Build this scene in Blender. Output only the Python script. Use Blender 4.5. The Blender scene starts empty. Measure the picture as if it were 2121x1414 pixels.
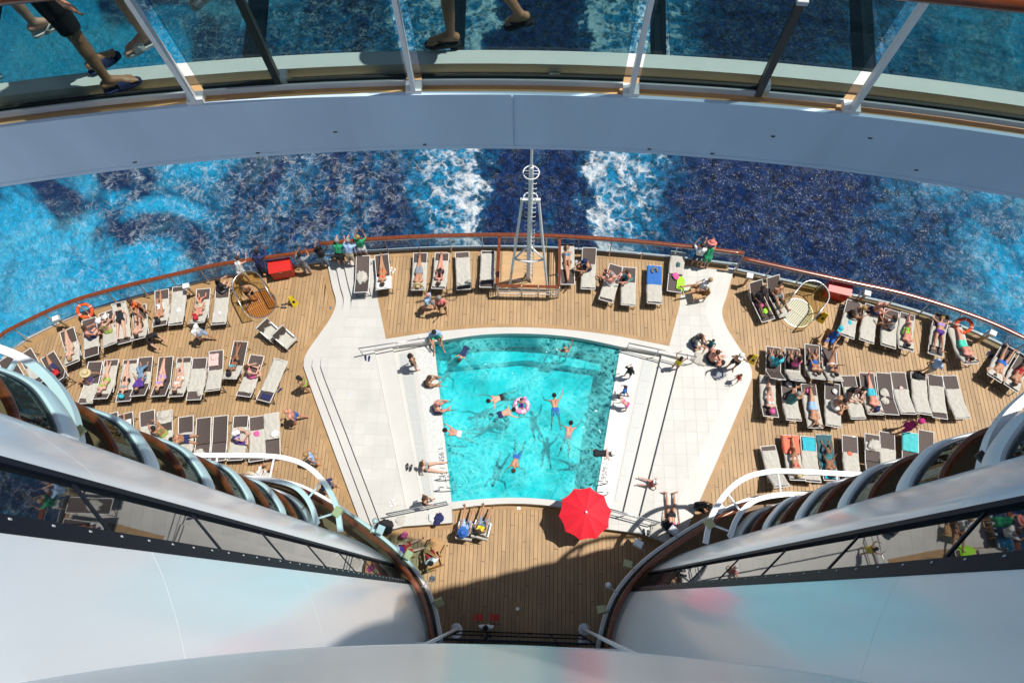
import bpy, bmesh, math, random
import numpy as np
from mathutils import Vector, Matrix, noise
random.seed(7)
S = bpy.context.scene
COL = S.collection
R = math.radians
# ------------------------------------------------------------------ camera, sky, sun
H = 28.0
F, CX, CY = 1414.0, 1060.5, 707.0            # focal length and centre of the photograph, in its pixels
def _ray(px, py):
    d = np.array([px - CX, -(py - CY), -F]); return d / np.linalg.norm(d)
_Z = -_ray(1078, 1238)                        # straight down
_d = _ray(1095, 565); _Y = _d - (_d @ _Z) * _Z; _Y /= np.linalg.norm(_Y)   # the ship's axis, aft
_X = np.cross(_Y, _Z)
MW = np.array([_X, _Y, _Z])
def g(px, py, z=0.0):
    """world plan position of a spot of the photograph that lies at height z"""
    w = MW @ _ray(px, py); t = (z - H) / w[2]
    return (float(w[0] * t), float(w[1] * t))
cam = bpy.data.cameras.new('camera'); co = bpy.data.objects.new('camera', cam); COL.objects.link(co)
co.matrix_world = Matrix([list(MW[0]) + [0], list(MW[1]) + [0], list(MW[2]) + [H], [0, 0, 0, 1]])
cam.sensor_width = 36; cam.lens = 24.0; cam.clip_start = 0.05; cam.clip_end = 6000
S.camera = co
SUN = Vector((0.42, 0.11, 1.0)).normalized()
W = bpy.data.worlds.new('World'); S.world = W; W.use_nodes = True
nt = W.node_tree; bg = nt.nodes['Background']
sky = nt.nodes.new('ShaderNodeTexSky'); sky.sky_type = 'NISHITA'; sky.sun_disc = False
sky.sun_elevation = math.asin(SUN.z); sky.sun_rotation = math.atan2(SUN.x, SUN.y)
nt.links.new(sky.outputs[0], bg.inputs[0]); bg.inputs[1].default_value = 0.074
sl = bpy.data.lights.new('sun', 'SUN'); sl.energy = 4.85; sl.angle = R(0.53); sl.color = (1.0, 0.955, 0.88)
so = bpy.data.objects.new('sun', sl); COL.objects.link(so); so.location = (10, 5, 60)
so.rotation_euler = SUN.to_track_quat('Z', 'Y').to_euler()
S.view_settings.view_transform = 'Standard'; S.view_settings.look = 'None'
S.view_settings.exposure = 0.0; S.view_settings.gamma = 1.0
S.render.engine = 'CYCLES'
S.cycles.max_bounces = 6; S.cycles.diffuse_bounces = 3; S.cycles.glossy_bounces = 3; S.cycles.transparent_max_bounces = 16
S.cycles.caustics_reflective = False; S.cycles.caustics_refractive = False
S.cycles.sample_clamp_indirect = 6.0

# ------------------------------------------------------------------ materials
MATS = {}
def mat(name, col=(.8, .8, .8), rough=.5, metal=0., nscale=0., namt=0., bump=0., bscale=40., coat=0., coatr=.1, ior=1.5, spec=.5, objrand=0., stretch=None, world=False, stain=0.):
    if name in MATS: return MATS[name]
    m = bpy.data.materials.new(name); m.use_nodes = True; t = m.node_tree; b = t.nodes['Principled BSDF']
    b.inputs['Base Color'].default_value = (*col, 1); b.inputs['Roughness'].default_value = rough
    b.inputs['Metallic'].default_value = metal; b.inputs['IOR'].default_value = ior
    b.inputs['Coat Weight'].default_value = coat; b.inputs['Coat Roughness'].default_value = coatr
    b.inputs['Specular IOR Level'].default_value = spec
    tc = t.nodes.new('ShaderNodeTexCoord'); vec = tc.outputs['Object']
    if world: vec = t.nodes.new('ShaderNodeNewGeometry').outputs['Position']
    if stretch:
        mp = t.nodes.new('ShaderNodeMapping'); mp.inputs['Scale'].default_value = stretch
        t.links.new(vec, mp.inputs[0]); vec = mp.outputs[0]
    colout = None
    if namt > 0:
        n = t.nodes.new('ShaderNodeTexNoise'); n.inputs['Scale'].default_value = nscale; n.inputs['Detail'].default_value = 5
        t.links.new(vec, n.inputs['Vector'])
        mr = t.nodes.new('ShaderNodeMapRange'); mr.inputs[1].default_value = .25; mr.inputs[2].default_value = .75
        mr.inputs[3].default_value = 1 - namt; mr.inputs[4].default_value = 1 + namt * .6
        t.links.new(n.outputs[0], mr.inputs[0])
        mx = t.nodes.new('ShaderNodeVectorMath'); mx.operation = 'SCALE'; mx.inputs[0].default_value = col
        t.links.new(mr.outputs[0], mx.inputs['Scale']); colout = mx.outputs[0]
    if objrand > 0:
        oi = t.nodes.new('ShaderNodeObjectInfo')
        mr = t.nodes.new('ShaderNodeMapRange'); mr.inputs[3].default_value = 1 - objrand; mr.inputs[4].default_value = 1 + objrand
        t.links.new(oi.outputs['Random'], mr.inputs[0])
        mx = t.nodes.new('ShaderNodeVectorMath'); mx.operation = 'SCALE'; mx.inputs[0].default_value = col
        if colout: t.links.new(colout, mx.inputs[0])
        t.links.new(mr.outputs[0], mx.inputs['Scale']); colout = mx.outputs[0]
    if stain > 0:      # broad worn and damp patches
        n = t.nodes.new('ShaderNodeTexNoise'); n.inputs['Scale'].default_value = .55; n.inputs['Detail'].default_value = 7; n.inputs['Roughness'].default_value = .62
        t.links.new(t.nodes.new('ShaderNodeNewGeometry').outputs['Position'], n.inputs['Vector'])
        mr = t.nodes.new('ShaderNodeMapRange'); mr.inputs[1].default_value = .32; mr.inputs[2].default_value = .68; mr.inputs[3].default_value = 1 - stain; mr.inputs[4].default_value = 1 + stain * .5
        t.links.new(n.outputs[0], mr.inputs[0])
        mx = t.nodes.new('ShaderNodeVectorMath'); mx.operation = 'SCALE'; mx.inputs[0].default_value = col
        if colout: t.links.new(colout, mx.inputs[0])
        t.links.new(mr.outputs[0], mx.inputs['Scale']); colout = mx.outputs[0]
    if colout: t.links.new(colout, b.inputs['Base Color'])
    if bump > 0:
        n = t.nodes.new('ShaderNodeTexNoise'); n.inputs['Scale'].default_value = bscale; n.inputs['Detail'].default_value = 4
        t.links.new(vec, n.inputs['Vector'])
        bp = t.nodes.new('ShaderNodeBump'); bp.inputs['Strength'].default_value = bump; bp.inputs['Distance'].default_value = .02
        t.links.new(n.outputs[0], bp.inputs['Height']); t.links.new(bp.outputs[0], b.inputs['Normal'])
    MATS[name] = m; return m
def glass(name, tint=(.8, .9, .9), refl=1.0, rough=.0, ior=1.5):
    """a pane: tints and mirrors on the face towards you, lets light pass at the back face"""
    if name in MATS: return MATS[name]
    m = bpy.data.materials.new(name); m.use_nodes = True; t = m.node_tree
    for n in list(t.nodes): t.nodes.remove(n)
    o = t.nodes.new('ShaderNodeOutputMaterial'); mx = t.nodes.new('ShaderNodeMixShader')
    geo = t.nodes.new('ShaderNodeNewGeometry')
    tm = t.nodes.new('ShaderNodeMix'); tm.data_type = 'RGBA'; tm.inputs[6].default_value = (*tint, 1); tm.inputs[7].default_value = (1, 1, 1, 1)
    t.links.new(geo.outputs['Backfacing'], tm.inputs[0])
    tr = t.nodes.new('ShaderNodeBsdfTransparent'); t.links.new(tm.outputs[2], tr.inputs[0])
    gl = t.nodes.new('ShaderNodeBsdfGlossy'); gl.inputs['Roughness'].default_value = rough; gl.inputs[0].default_value = (refl, refl, refl, 1)
    fr = t.nodes.new('ShaderNodeFresnel'); fr.inputs[0].default_value = ior
    sb = t.nodes.new('ShaderNodeMath'); sb.operation = 'SUBTRACT'; sb.use_clamp = True
    t.links.new(fr.outputs[0], sb.inputs[0]); t.links.new(geo.outputs['Backfacing'], sb.inputs[1])
    t.links.new(sb.outputs[0], mx.inputs[0]); t.links.new(tr.outputs[0], mx.inputs[1]); t.links.new(gl.outputs[0], mx.inputs[2])
    t.links.new(mx.outputs[0], o.inputs[0]); MATS[name] = m; return m

TEAK = mat('teak', (.435, .28, .14), .62, nscale=3.5, namt=.18, objrand=.10, bump=.15, bscale=60, stretch=(1, .25, 1), world=True, stain=.16)
TEAKM = mat('teak_margin', (.40, .245, .11), .6, nscale=2.2, namt=.14, world=True, stain=.12)
CAULK = mat('caulk', (.11, .07, .045), .8)
TILE = mat('white_tile', (.575, .565, .53), .55, nscale=1.3, namt=.06, objrand=.035, world=True, stain=.07)
GROUT = mat('grout', (.50, .495, .47), .8)
STONE = mat('white_stone', (.575, .565, .535), .5, nscale=.8, namt=.06, world=True, stain=.06)
WETSTONE = mat('wet_pebble_stone', (.66, .67, .65), .18, nscale=22., namt=.22, bump=.5, bscale=30, coat=.6, coatr=.08)
RISER = mat('step_riser', (.62, .60, .56), .6)
WHITE = mat('white_paint', (.80, .80, .80), .35, nscale=.7, namt=.04)
STEEL = mat('steel', (.62, .63, .64), .28, metal=.9)
WPAINT = mat('white_alu', (.82, .82, .81), .38)
SLING = mat('brown_sling', (.085, .062, .055), .75, nscale=30, namt=.25, objrand=.22)
DARKMETAL = mat('dark_metal', (.06, .055, .05), .5)
MAHOG = mat('mahogany', (.20, .048, .014), .22, nscale=6, namt=.35, coat=.45, coatr=.16, stretch=(1, 1, .4))
GLASS = glass('clear_glass', (.70, .80, .82), ior=1.6)
GLASSB = glass('balcony_glass', (.42, .50, .50), ior=2.1)
GLASST = glass('teal_glass', (.46, .72, .74), ior=1.4)
GLASSR = glass('railing_glass', (.66, .76, .77), ior=1.45)
AMBER = glass('amber_glass', (.80, .70, .42), ior=1.5)
RED = mat('red_paint', (.62, .02, .015), .4, nscale=3, namt=.1)
UMB = mat('red_canvas', (.80, .012, .03), .7, nscale=60, namt=.08)
YEL = mat('yellow_plastic', (.78, .60, .02), .4)
ORANGE = mat('orange_buoy', (.78, .10, .02), .5)
TAN = mat('tan_deck_paint', (.52, .33, .16), .5, nscale=4, namt=.15, stretch=(.3, 1, 1))
BLACK = mat('black_rubber', (.02, .02, .022), .6)
CREAM = mat('cream_plastic', (.50, .47, .24), .5)
RATTAN = mat('tan_wood', (.45, .26, .10), .5, nscale=9, namt=.2)
LGREY = mat('light_grey', (.55, .57, .60), .5)

# ------------------------------------------------------------------ mesh builder
def rot2(v, a): c, s = math.cos(a), math.sin(a); return (v[0] * c - v[1] * s, v[0] * s + v[1] * c)
class MB:
    def __init__(s): s.v = []; s.f = []; s.m = []
    def add(s, vs, fs, mi=0):
        o = len(s.v); s.v += [tuple(map(float, p)) for p in vs]
        for f in fs: s.f.append([o + i for i in f]); s.m.append(mi)
        return s
    def box(s, c, d, rz=0., mi=0, tilt=None):
        x, y, z = d[0] / 2, d[1] / 2, d[2] / 2
        M = Matrix.Rotation(rz, 3, 'Z')
        if tilt is not None: M = M @ tilt
        vs = [Vector(c) + M @ Vector((a * x, b * y, e * z)) for e in (-1, 1) for a, b in ((-1, -1), (1, -1), (1, 1), (-1, 1))]
        return s.add(vs, [(3, 2, 1, 0), (4, 5, 6, 7), (0, 1, 5, 4), (1, 2, 6, 5), (2, 3, 7, 6), (3, 0, 4, 7)], mi)
    def prism(s, poly, z0, z1, mi=0, top=True, bot=True):
        n = len(poly); a = sum(poly[i][0] * poly[(i + 1) % n][1] - poly[(i + 1) % n][0] * poly[i][1] for i in range(n))
        if a < 0: poly = poly[::-1]
        vs = [(p[0], p[1], z0) for p in poly] + [(p[0], p[1], z1) for p in poly]
        fs = [(i, (i + 1) % n, n + (i + 1) % n, n + i) for i in range(n)]
        if top: fs.append(tuple(range(n, 2 * n)))
        if bot: fs.append(tuple(range(n - 1, -1, -1)))
        return s.add(vs, fs, mi)
    def tube(s, path, r, n=8, mi=0, caps=True, closed=False, flat=None):
        P = [Vector(p) for p in path]; N = len(P); vs = []; rs = r if hasattr(r, '__len__') else [r] * N
        up = None
        for i in range(N):
            a = P[i - 1] if (i > 0 or closed) else P[i]; b = P[(i + 1) % N] if (i < N - 1 or closed) else P[i]
            t = (b - a).normalized()
            if up is None: up = Vector((0, 0, 1)) if abs(t.z) < .9 else Vector((0, 1, 0))
            x = t.cross(up).normalized() if t.cross(up).length > 1e-4 else Vector((1, 0, 0)); y = x.cross(t).normalized()
            if abs(t.z) > .9: up = y
            fx, fy = flat if flat else (1, 1)
            for k in range(n):
                an = 2 * math.pi * (k + .5) / n
                vs.append(P[i] + x * math.cos(an) * rs[i] * fx + y * math.sin(an) * rs[i] * fy)
        fs = []
        for i in range(N if closed else N - 1):
            for k in range(n):
                a, b = i * n + k, i * n + (k + 1) % n; c, d = ((i + 1) % N) * n + (k + 1) % n, ((i + 1) % N) * n + k
                fs.append((a, b, c, d))
        if caps and not closed: fs += [tuple(range(n - 1, -1, -1)), tuple(range((N - 1) * n, N * n))]
        return s.add(vs, fs, mi)
    def ribbon(s, path, z0, z1, th, mi=0, side=0.):
        """upright wall along a plan path; side shifts it along its left normal"""
        L = offset(path, side + th / 2); Q = offset(path, side - th / 2)
        n = len(path); vs = []
        for a, b in zip(L, Q): vs += [(a[0], a[1], z0), (a[0], a[1], z1), (b[0], b[1], z1), (b[0], b[1], z0)]
        fs = []
        for i in range(n - 1):
            o = 4 * i
            for k in range(4): fs.append((o + k, o + (k + 1) % 4, o + 4 + (k + 1) % 4, o + 4 + k))
        fs += [(0, 3, 2, 1), (4 * n - 4, 4 * n - 3, 4 * n - 2, 4 * n - 1)]
        fs = [f[::-1] for f in fs]
        return s.add(vs, fs, mi)
    def lathe(s, prof, c, n=20, mi=0, caps=True):
        vs = []; m = len(prof)
        for k in range(n):
            a = 2 * math.pi * k / n
            for r, z in prof: vs.append((c[0] + r * math.cos(a), c[1] + r * math.sin(a), c[2] + z))
        fs = []
        for k in range(n):
            for j in range(m - 1): fs.append((k * m + j, ((k + 1) % n) * m + j, ((k + 1) % n) * m + j + 1, k * m + j + 1))
        if caps:
            fs.append(tuple(k * m for k in range(n - 1, -1, -1))); fs.append(tuple(k * m + m - 1 for k in range(n)))
        return s.add(vs, fs, mi)
    def build(s, name, mats, parent=None, world=False, smooth=False, sharp=None):
        me = bpy.data.meshes.new(name)
        v = s.v
        if world and parent is not None:
            l = parent.location; v = [(a - l.x, b - l.y, c - l.z) for a, b, c in v]
        me.from_pydata(v, [], s.f)
        for m in (mats if isinstance(mats, (list, tuple)) else [mats]): me.materials.append(m)
        if any(s.m): me.polygons.foreach_set('material_index', s.m)
        if smooth: me.polygons.foreach_set('use_smooth', [True] * len(me.polygons))
        if smooth and sharp: me.set_sharp_from_angle(angle=R(sharp))
        me.update()
        return link(name, me, parent)
def link(name, me, parent=None):
    o = bpy.data.objects.new(name, me); COL.objects.link(o)
    if parent is not None: o.parent = parent
    return o
def tag(o, label=None, cat=None, group=None, kind=None):
    if label: o['label'] = label
    if cat: o['category'] = cat
    if group: o['group'] = group
    if kind: o['kind'] = kind
    return o
def empty(name, loc=(0, 0, 0), rz=0.):
    o = bpy.data.objects.new(name, None); COL.objects.link(o); o.location = loc; o.rotation_euler = (0, 0, rz); return o
def offset(path, d):
    out = []; n = len(path)
    for i in range(n):
        a = Vector(path[max(i - 1, 0)][:2]); b = Vector(path[min(i + 1, n - 1)][:2]); t = (b - a)
        if t.length < 1e-9: t = Vector((1, 0))
        t.normalize(); out.append((path[i][0] - t.y * d, path[i][1] + t.x * d))
    return out
def spline(pts, k=6, closed=False):
    P = [Vector(p) for p in pts]; n = len(P); out = []
    for i in range(n - 1):
        a, b, c, d = P[max(i - 1, 0)], P[i], P[i + 1], P[min(i + 2, n - 1)]
        for j in range(k):
            t = j / k
            out.append(tuple(.5 * ((2 * b) + (c - a) * t + (2 * a - 5 * b + 4 * c - d) * t * t + (3 * b - a - 3 * c + d) * t ** 3)))
    out.append(tuple(P[-1])); return out
def resample(path, step):
    P = [Vector(p) for p in path]; L = [0]
    for a, b in zip(P, P[1:]): L.append(L[-1] + (b - a).length)
    n = max(1, round(L[-1] / step)); out = []; j = 0
    for i in range(n + 1):
        s_ = L[-1] * i / n
        while j < len(L) - 2 and L[j + 1] < s_: j += 1
        t = (s_ - L[j]) / max(L[j + 1] - L[j], 1e-9); out.append(tuple(P[j].lerp(P[j + 1], min(max(t, 0), 1))))
    return out
def mirror(path): return [(-p[0],) + tuple(p[1:]) for p in path]
def struct(name, mb, mats, **k):
    return tag(mb.build(name, mats, **k), kind='structure')

# ------------------------------------------------------------------ outlines of the stern (metres, x to starboard side of picture, y aft)
O0R = spline([(9.3, 14.3), (8.85, 12.9), (8.58, 12.1), (8.72, 11.35), (9.2, 10.4), (9.55, 9.7), (9.62, 9.2), (9.42, 8.65), (8.0, 5.75), (6.5, 2.75), (5.7, 1.2)], 5)
RAIL_L = [(-22.9, 9.1), (-22.4, 9.72), (-22.08, 10.04), (-20.12, 11.24), (-18.0, 12.07), (-15.3, 12.89), (-13.78, 13.33), (-12.07, 13.66), (-10.02, 14.05), (-9.2, 14.25)]
RAIL_C = [(-9.2, 14.25), (-8.58, 14.32), (-7.06, 14.52), (-4.21, 14.76), (-1.46, 14.88), (0, 14.9), (1.4, 14.88), (4.0, 14.76), (6.9, 14.52), (8.4, 14.35), (9.3, 14.25)]
RAIL_R = [(9.3, 14.25), (9.81, 14.14), (13.68, 13.26), (16.34, 12.65), (18.94, 11.73), (20.72, 10.82), (22.4, 9.7), (23.0, 9.0)]
RL, RC, RR = spline(RAIL_L, 4), spline(RAIL_C, 4), spline(RAIL_R, 4)
RIMN_OUT = spline([(-6.1, 10.3), (-4.0, 10.69), (-1.95, 10.93), (0, 11.0), (1.95, 10.93), (4.0, 10.69), (6.1, 10.3)], 4)
RIMN_IN = spline([(-4.03, 10.22), (-2.0, 10.6), (0, 10.71), (2.0, 10.6), (4.03, 10.22)], 5)
RIMS_IN = spline([(-2.85, 3.48), (-1.4, 3.66), (0, 3.73), (1.4, 3.66), (2.85, 3.48)], 4)
RIMS_OUT = spline([(-2.8, 3.2), (-1.4, 3.42), (0, 3.5), (1.4, 3.42), (2.8, 3.2)], 4)
TOPD = .45

def clip(poly, ax, v, keep_gt):
    out = []; n = len(poly)
    for i in range(n):
        a, b = poly[i], poly[(i + 1) % n]; ia = (a[ax] >= v) == keep_gt; ib = (b[ax] >= v) == keep_gt
        if ia: out.append(a)
        if ia != ib:
            t = (v - a[ax]) / (b[ax] - a[ax]); out.append((a[0] + t * (b[0] - a[0]), a[1] + t * (b[1] - a[1])))
    return out
def area(q): return abs(sum(q[i][0] * q[(i + 1) % len(q)][1] - q[(i + 1) % len(q)][0] * q[i][1] for i in range(len(q)))) / 2
def lay(parent, poly, z, pitch, gap, seg, material, name, stagger=True, thick=.03, keep=300):
    """lay planks or tiles, running in y, over a polygon; each a part of its own"""
    poly = [(p[0], p[1]) for p in poly]
    xs = [p[0] for p in poly]; x = math.floor(min(xs) / pitch) * pitch; k = 0; pcs = []
    while x < max(xs):
        strip = clip(clip(poly, 0, x + gap / 2, True), 0, x + pitch - gap / 2, False)
        if len(strip) > 2:
            lo, hi = min(p[1] for p in strip), max(p[1] for p in strip)
            off = ((k * 0.618) % 1.0) * seg if stagger else 0.0
            c = math.floor(lo / seg) * seg + off - seg
            while c < hi:
                q = clip(clip(strip, 1, c + gap / 2, True), 1, c + seg - gap / 2, False)
                r = []
                for p in q:
                    if not r or abs(p[0] - r[-1][0]) + abs(p[1] - r[-1][1]) > 1e-4: r.append(p)
                if len(r) > 2 and abs(r[0][0] - r[-1][0]) + abs(r[0][1] - r[-1][1]) < 1e-4: r.pop()
                if len(r) > 2 and area(r) > .0008: pcs.append(r)
                c += seg
        x += pitch; k += 1
    def vis(q):       # how large it shows: area, hidden pieces last
        cx = sum(p[0] for p in q) / len(q); cy = sum(p[1] for p in q) / len(q)
        return -area(q) * (0.01 if (cy < 1.5 and abs(cx) > 6) else 1)
    pcs.sort(key=vis); cache = {}
    for q in pcs[:keep]:
        ox, oy = min(p[0] for p in q), min(p[1] for p in q)
        key = tuple(sorted((round(p[0] - ox, 3), round(p[1] - oy, 3)) for p in q))
        if key not in cache:
            mb = MB().prism([(p[0] - ox, p[1] - oy) for p in q], -thick, 0, bot=False)
            o = mb.build(name, material, parent); cache[key] = o.data
        else: o = link(name, cache[key], parent)
        o.location = (ox - parent.location.x, oy - parent.location.y, z - parent.location.z)
    if pcs[keep:]:
        mb = MB()
        for q in pcs[keep:]: mb.prism(list(q), z - thick, z, bot=False)
        tag(mb.build(name + '_field', material, parent, world=True), kind='stuff')
MARG = [0]
def margin(parent, path, z, w, side):
    MARG[0] += 1; z = z + .0012 * (MARG[0] % 8)
    mb = MB(); A = offset(path, side); B = offset(path, side + (w if side >= 0 else -w)); n = len(path)
    mb.add([(p[0], p[1], z) for p in A] + [(p[0], p[1], z) for p in B], [(i, i + 1, n + i + 1, n + i) if side < 0 else (i, n + i, n + i + 1, i + 1) for i in range(n - 1)])
    for i, f in enumerate(mb.f):   # face up
        a, b, c = (Vector(mb.v[f[j]]) for j in (0, 1, 2))
        if (b - a).cross(c - b).z < 0: mb.f[i] = f[::-1]
    return mb.build('margin_board', TEAKM, parent, world=True)

# ------------------------------------------------------------------ the sea and the hull
def sea_material():
    m = bpy.data.materials.new('sea_water'); m.use_nodes = True; t = m.node_tree; b = t.nodes['Principled BSDF']; N = t.nodes.new; L = t.links.new
    geo = N('ShaderNodeNewGeometry'); sep = N('ShaderNodeSeparateXYZ'); L(geo.outputs['Position'], sep.inputs[0])
    def val(x): return x
    def math_(op, a, c=None, clamp=False):
        n = N('ShaderNodeMath'); n.operation = op; n.use_clamp = clamp
        for i, q in enumerate((a, c)):
            if q is None: continue
            if isinstance(q, (int, float)): n.inputs[i].default_value = q
            else: L(q, n.inputs[i])
        return n.outputs[0]
    def sm(v, a, c):
        n = N('ShaderNodeMapRange'); n.interpolation_type = 'SMOOTHSTEP'; L(v, n.inputs[0]); n.inputs[1].default_value = a; n.inputs[2].default_value = c
        return n.outputs[0]
    def noise_(scale, detail=6, rough=.55, dist=0., mp=None):
        n = N('ShaderNodeTexNoise'); n.inputs['Scale'].default_value = scale; n.inputs['Detail'].default_value = detail
        n.inputs['Roughness'].default_value = rough; n.inputs['Distortion'].default_value = dist
        if mp:
            q = N('ShaderNodeMapping'); q.inputs['Scale'].default_value = mp; L(geo.outputs['Position'], q.inputs[0]); L(q.outputs[0], n.inputs['Vector'])
        else: L(geo.outputs['Position'], n.inputs['Vector'])
        return n.outputs[0]
    def ridge(v):      # thin bright lines where noise crosses its middle
        return math_('SUBTRACT', 1.0, math_('MULTIPLY', math_('ABSOLUTE', math_('SUBTRACT', v, .5)), 2.0))
    x, y = sep.outputs[0], sep.outputs[1]
    def mul(*q):
        r = q[0]
        for k in q[1:]: r = math_('MULTIPLY', r, k)
        return r
    def mx_(a, c): return math_('MAXIMUM', a, c)
    def ad(a, c): return math_('ADD', a, c)
    big = noise_(.085, 4, .55, 1.0); big2 = noise_(.13, 4, .55, .8)
    xw = ad(x, mul(math_('SUBTRACT', big2, .5), 22.0))
    # milky, aerated water to both sides, with dark holes
    left = sm(xw, -20.0, -31.0); right = sm(xw, 25.0, 37.0)
    holes = sm(big, .58, .46)
    aer = mx_(mul(left, ad(.02, mul(.98, holes))), mul(right, ad(.25, mul(holes, .6))))
    streak = noise_(.22, 5, .6, .5, (1.6, .55, 1))
    aer = mx_(aer, mul(sm(streak, .52, .72), .16))
    aer = mx_(aer, mul(sm(x, -36., -22.), sm(x, -9., -14.), sm(streak, .42, .66), .30))
    # foam: a lace of cells, denser in the two propeller wakes
    wn = N('ShaderNodeTexNoise'); wn.inputs['Scale'].default_value = .5; wn.inputs['Detail'].default_value = 5; L(geo.outputs['Position'], wn.inputs['Vector'])
    def cells(scale, warp, k):
        sc = N('ShaderNodeVectorMath'); sc.operation = 'SCALE'; L(wn.outputs['Color'], sc.inputs[0]); sc.inputs['Scale'].default_value = warp
        av = N('ShaderNodeVectorMath'); av.operation = 'ADD'; L(geo.outputs['Position'], av.inputs[0]); L(sc.outputs[0], av.inputs[1])
        v = N('ShaderNodeTexVoronoi'); v.feature = 'DISTANCE_TO_EDGE'; v.inputs['Scale'].default_value = scale; L(av.outputs[0], v.inputs['Vector'])
        return math_('SUBTRACT', 1.0, mul(v.outputs['Distance'], k), True)
    cA, cB = cells(.36, 8.0, 6.0), cells(.95, 5.0, 5.5)
    n1 = noise_(.26, 6, .62, .8)
    ax = ad(math_('ABSOLUTE', ad(x, -.3)), mul(math_('SUBTRACT', n1, .5), 8.0))
    wid = mul(math_('SUBTRACT', y, 22.0), .20)
    wake = mul(sm(ax, 3.2, 5.2), sm(math_('SUBTRACT', ax, wid), 10.5, 5.5))
    edge_in = mul(sm(ax, 3.4, 4.6), sm(ax, 6.4, 4.6))
    nf = noise_(1.3, 8, .68, 1.0); ng = noise_(4.2, 6, .72, .6); low = noise_(.32, 5, .62, 1.8); lowb = noise_(.12, 4, .55, .5)
    fine_n = ad(mul(math_('SUBTRACT', nf, .5), .62), mul(math_('SUBTRACT', ng, .5), .42))
    cell_n = ad(mul(math_('SUBTRACT', cA, .45), .30), mul(math_('SUBTRACT', cB, .45), .22))
    # churned wake: dense and soft, with a bright inner edge
    dw = ad(mul(wake, ad(.40, mul(sm(low, .34, .66), .36))), mul(edge_in, .24))
    foam_w = mul(sm(ad(dw, ad(fine_n, cell_n)), .34, 1.0), sm(wake, .02, .35))
    # older foam drifting left of the wake: faint lace and mist
    lacez = mx_(mul(sm(x, -46., -28.), sm(x, -7., -13.)), mul(right, .7))
    patch = sm(low, .36, .62)
    thin = mul(cB, cB, cB, cB); thin2 = mul(cA, cA, cA, cA)
    lace = mul(mx_(thin, mul(thin2, .9)), sm(nf, .36, .62), ad(.25, mul(patch, .75)))
    mist = mul(sm(ad(mul(nf, .55), mul(ng, .45)), .48, .68), patch, .45)
    foam_l = mul(mx_(lace, mul(mist, .7)), mx_(lacez, .12), .66)
    # sun glitter on small crests, painted white into the water colour
    rt = sm(x, 6., 14.)
    gl_ = noise_(6.5, 5, .75, .5, (1.35, .85, 1))
    painted_glint = mul(sm(gl_, .52, .64), sm(nf, .40, .58), mx_(mul(rt, ad(.45, mul(patch, .55))), mul(.42, ad(.4, patch))))
    painted_glint = mul(painted_glint, math_('SUBTRACT', 1.0, mul(left, .85)), .52)
    foam_light = math_('MAXIMUM', mx_(foam_w, foam_l), painted_glint, True)
    aer = math_('MAXIMUM', aer, mul(wake, ad(.16, mul(nf, .62))), True)
    c1 = N('ShaderNodeMix'); c1.data_type = 'RGBA'; L(aer, c1.inputs[0])
    c1.inputs[6].default_value = (.0006, .019, .088, 1); c1.inputs[7].default_value = (.008, .38, .68, 1)
    cl = N('ShaderNodeMix'); cl.data_type = 'RGBA'; L(mul(sm(noise_(.11, 6, .6, .9), .46, .70), mx_(left, mul(right, .8)), .55), cl.inputs[0]); L(c1.outputs[2], cl.inputs[6]); cl.inputs[7].default_value = (.20, .68, .86, 1)
    hs = N('ShaderNodeMix'); hs.data_type = 'RGBA'; hs.blend_type = 'MULTIPLY'; hs.inputs[0].default_value = .75
    L(cl.outputs[2], hs.inputs[6])
    fine = sm(noise_(1.5, 8, .72, .4), .36, .64); fmask = math_('SUBTRACT', 1.0, mul(mx_(left, mul(right, .8)), .90))
    q = ad(1.0, mul(math_('SUBTRACT', mul(fine, 1.7), .85), fmask)); q = math_('MAXIMUM', q, .12)
    gr = N('ShaderNodeCombineColor'); L(q, gr.inputs[0]); L(q, gr.inputs[1]); L(q, gr.inputs[2]); L(gr.outputs[0], hs.inputs[7])
    c2 = N('ShaderNodeMix'); c2.data_type = 'RGBA'; L(foam_light, c2.inputs[0]); L(hs.outputs[2], c2.inputs[6]); c2.inputs[7].default_value = (.80, .85, .88, 1)
    L(c2.outputs[2], b.inputs['Base Color'])
    b.inputs['IOR'].default_value = 1.33
    L(ad(.07, mul(foam_light, .6)), b.inputs['Roughness'])
    h1 = noise_(.45, 5, .6, .4); h2 = noise_(1.9, 7, .66, .5)
    hh = ad(mul(h1, 1.2), mul(h2, .62))
    bp = N('ShaderNodeBump'); bp.inputs['Strength'].default_value = 1.0; bp.inputs['Distance'].default_value = 1.0
    L(hh, bp.inputs['Height']); L(bp.outputs[0], b.inputs['Normal'])
    return m
SEA = sea_material()
mb = MB(); n = 40
mb.add([(-2500, -2500, 0), (2500, -2500, 0), (2500, 2500, 0), (-2500, 2500, 0)], [(0, 1, 2, 3)])
sea = struct('sea', mb, SEA); sea.location.z = -18

HULL = offset(RL + RC[1:] + RR[1:], .12)
mb = MB(); mb.prism([(p[0], p[1]) for p in HULL] + [(23.1, -30), (-23.1, -30)], -19.5, -2.3)
mb.ribbon(HULL, -2.31, -.16, .06)
hull = mb.build('ship_hull', WHITE); tag(hull, 'white ship hull under the stern decks', 'ship')

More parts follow.
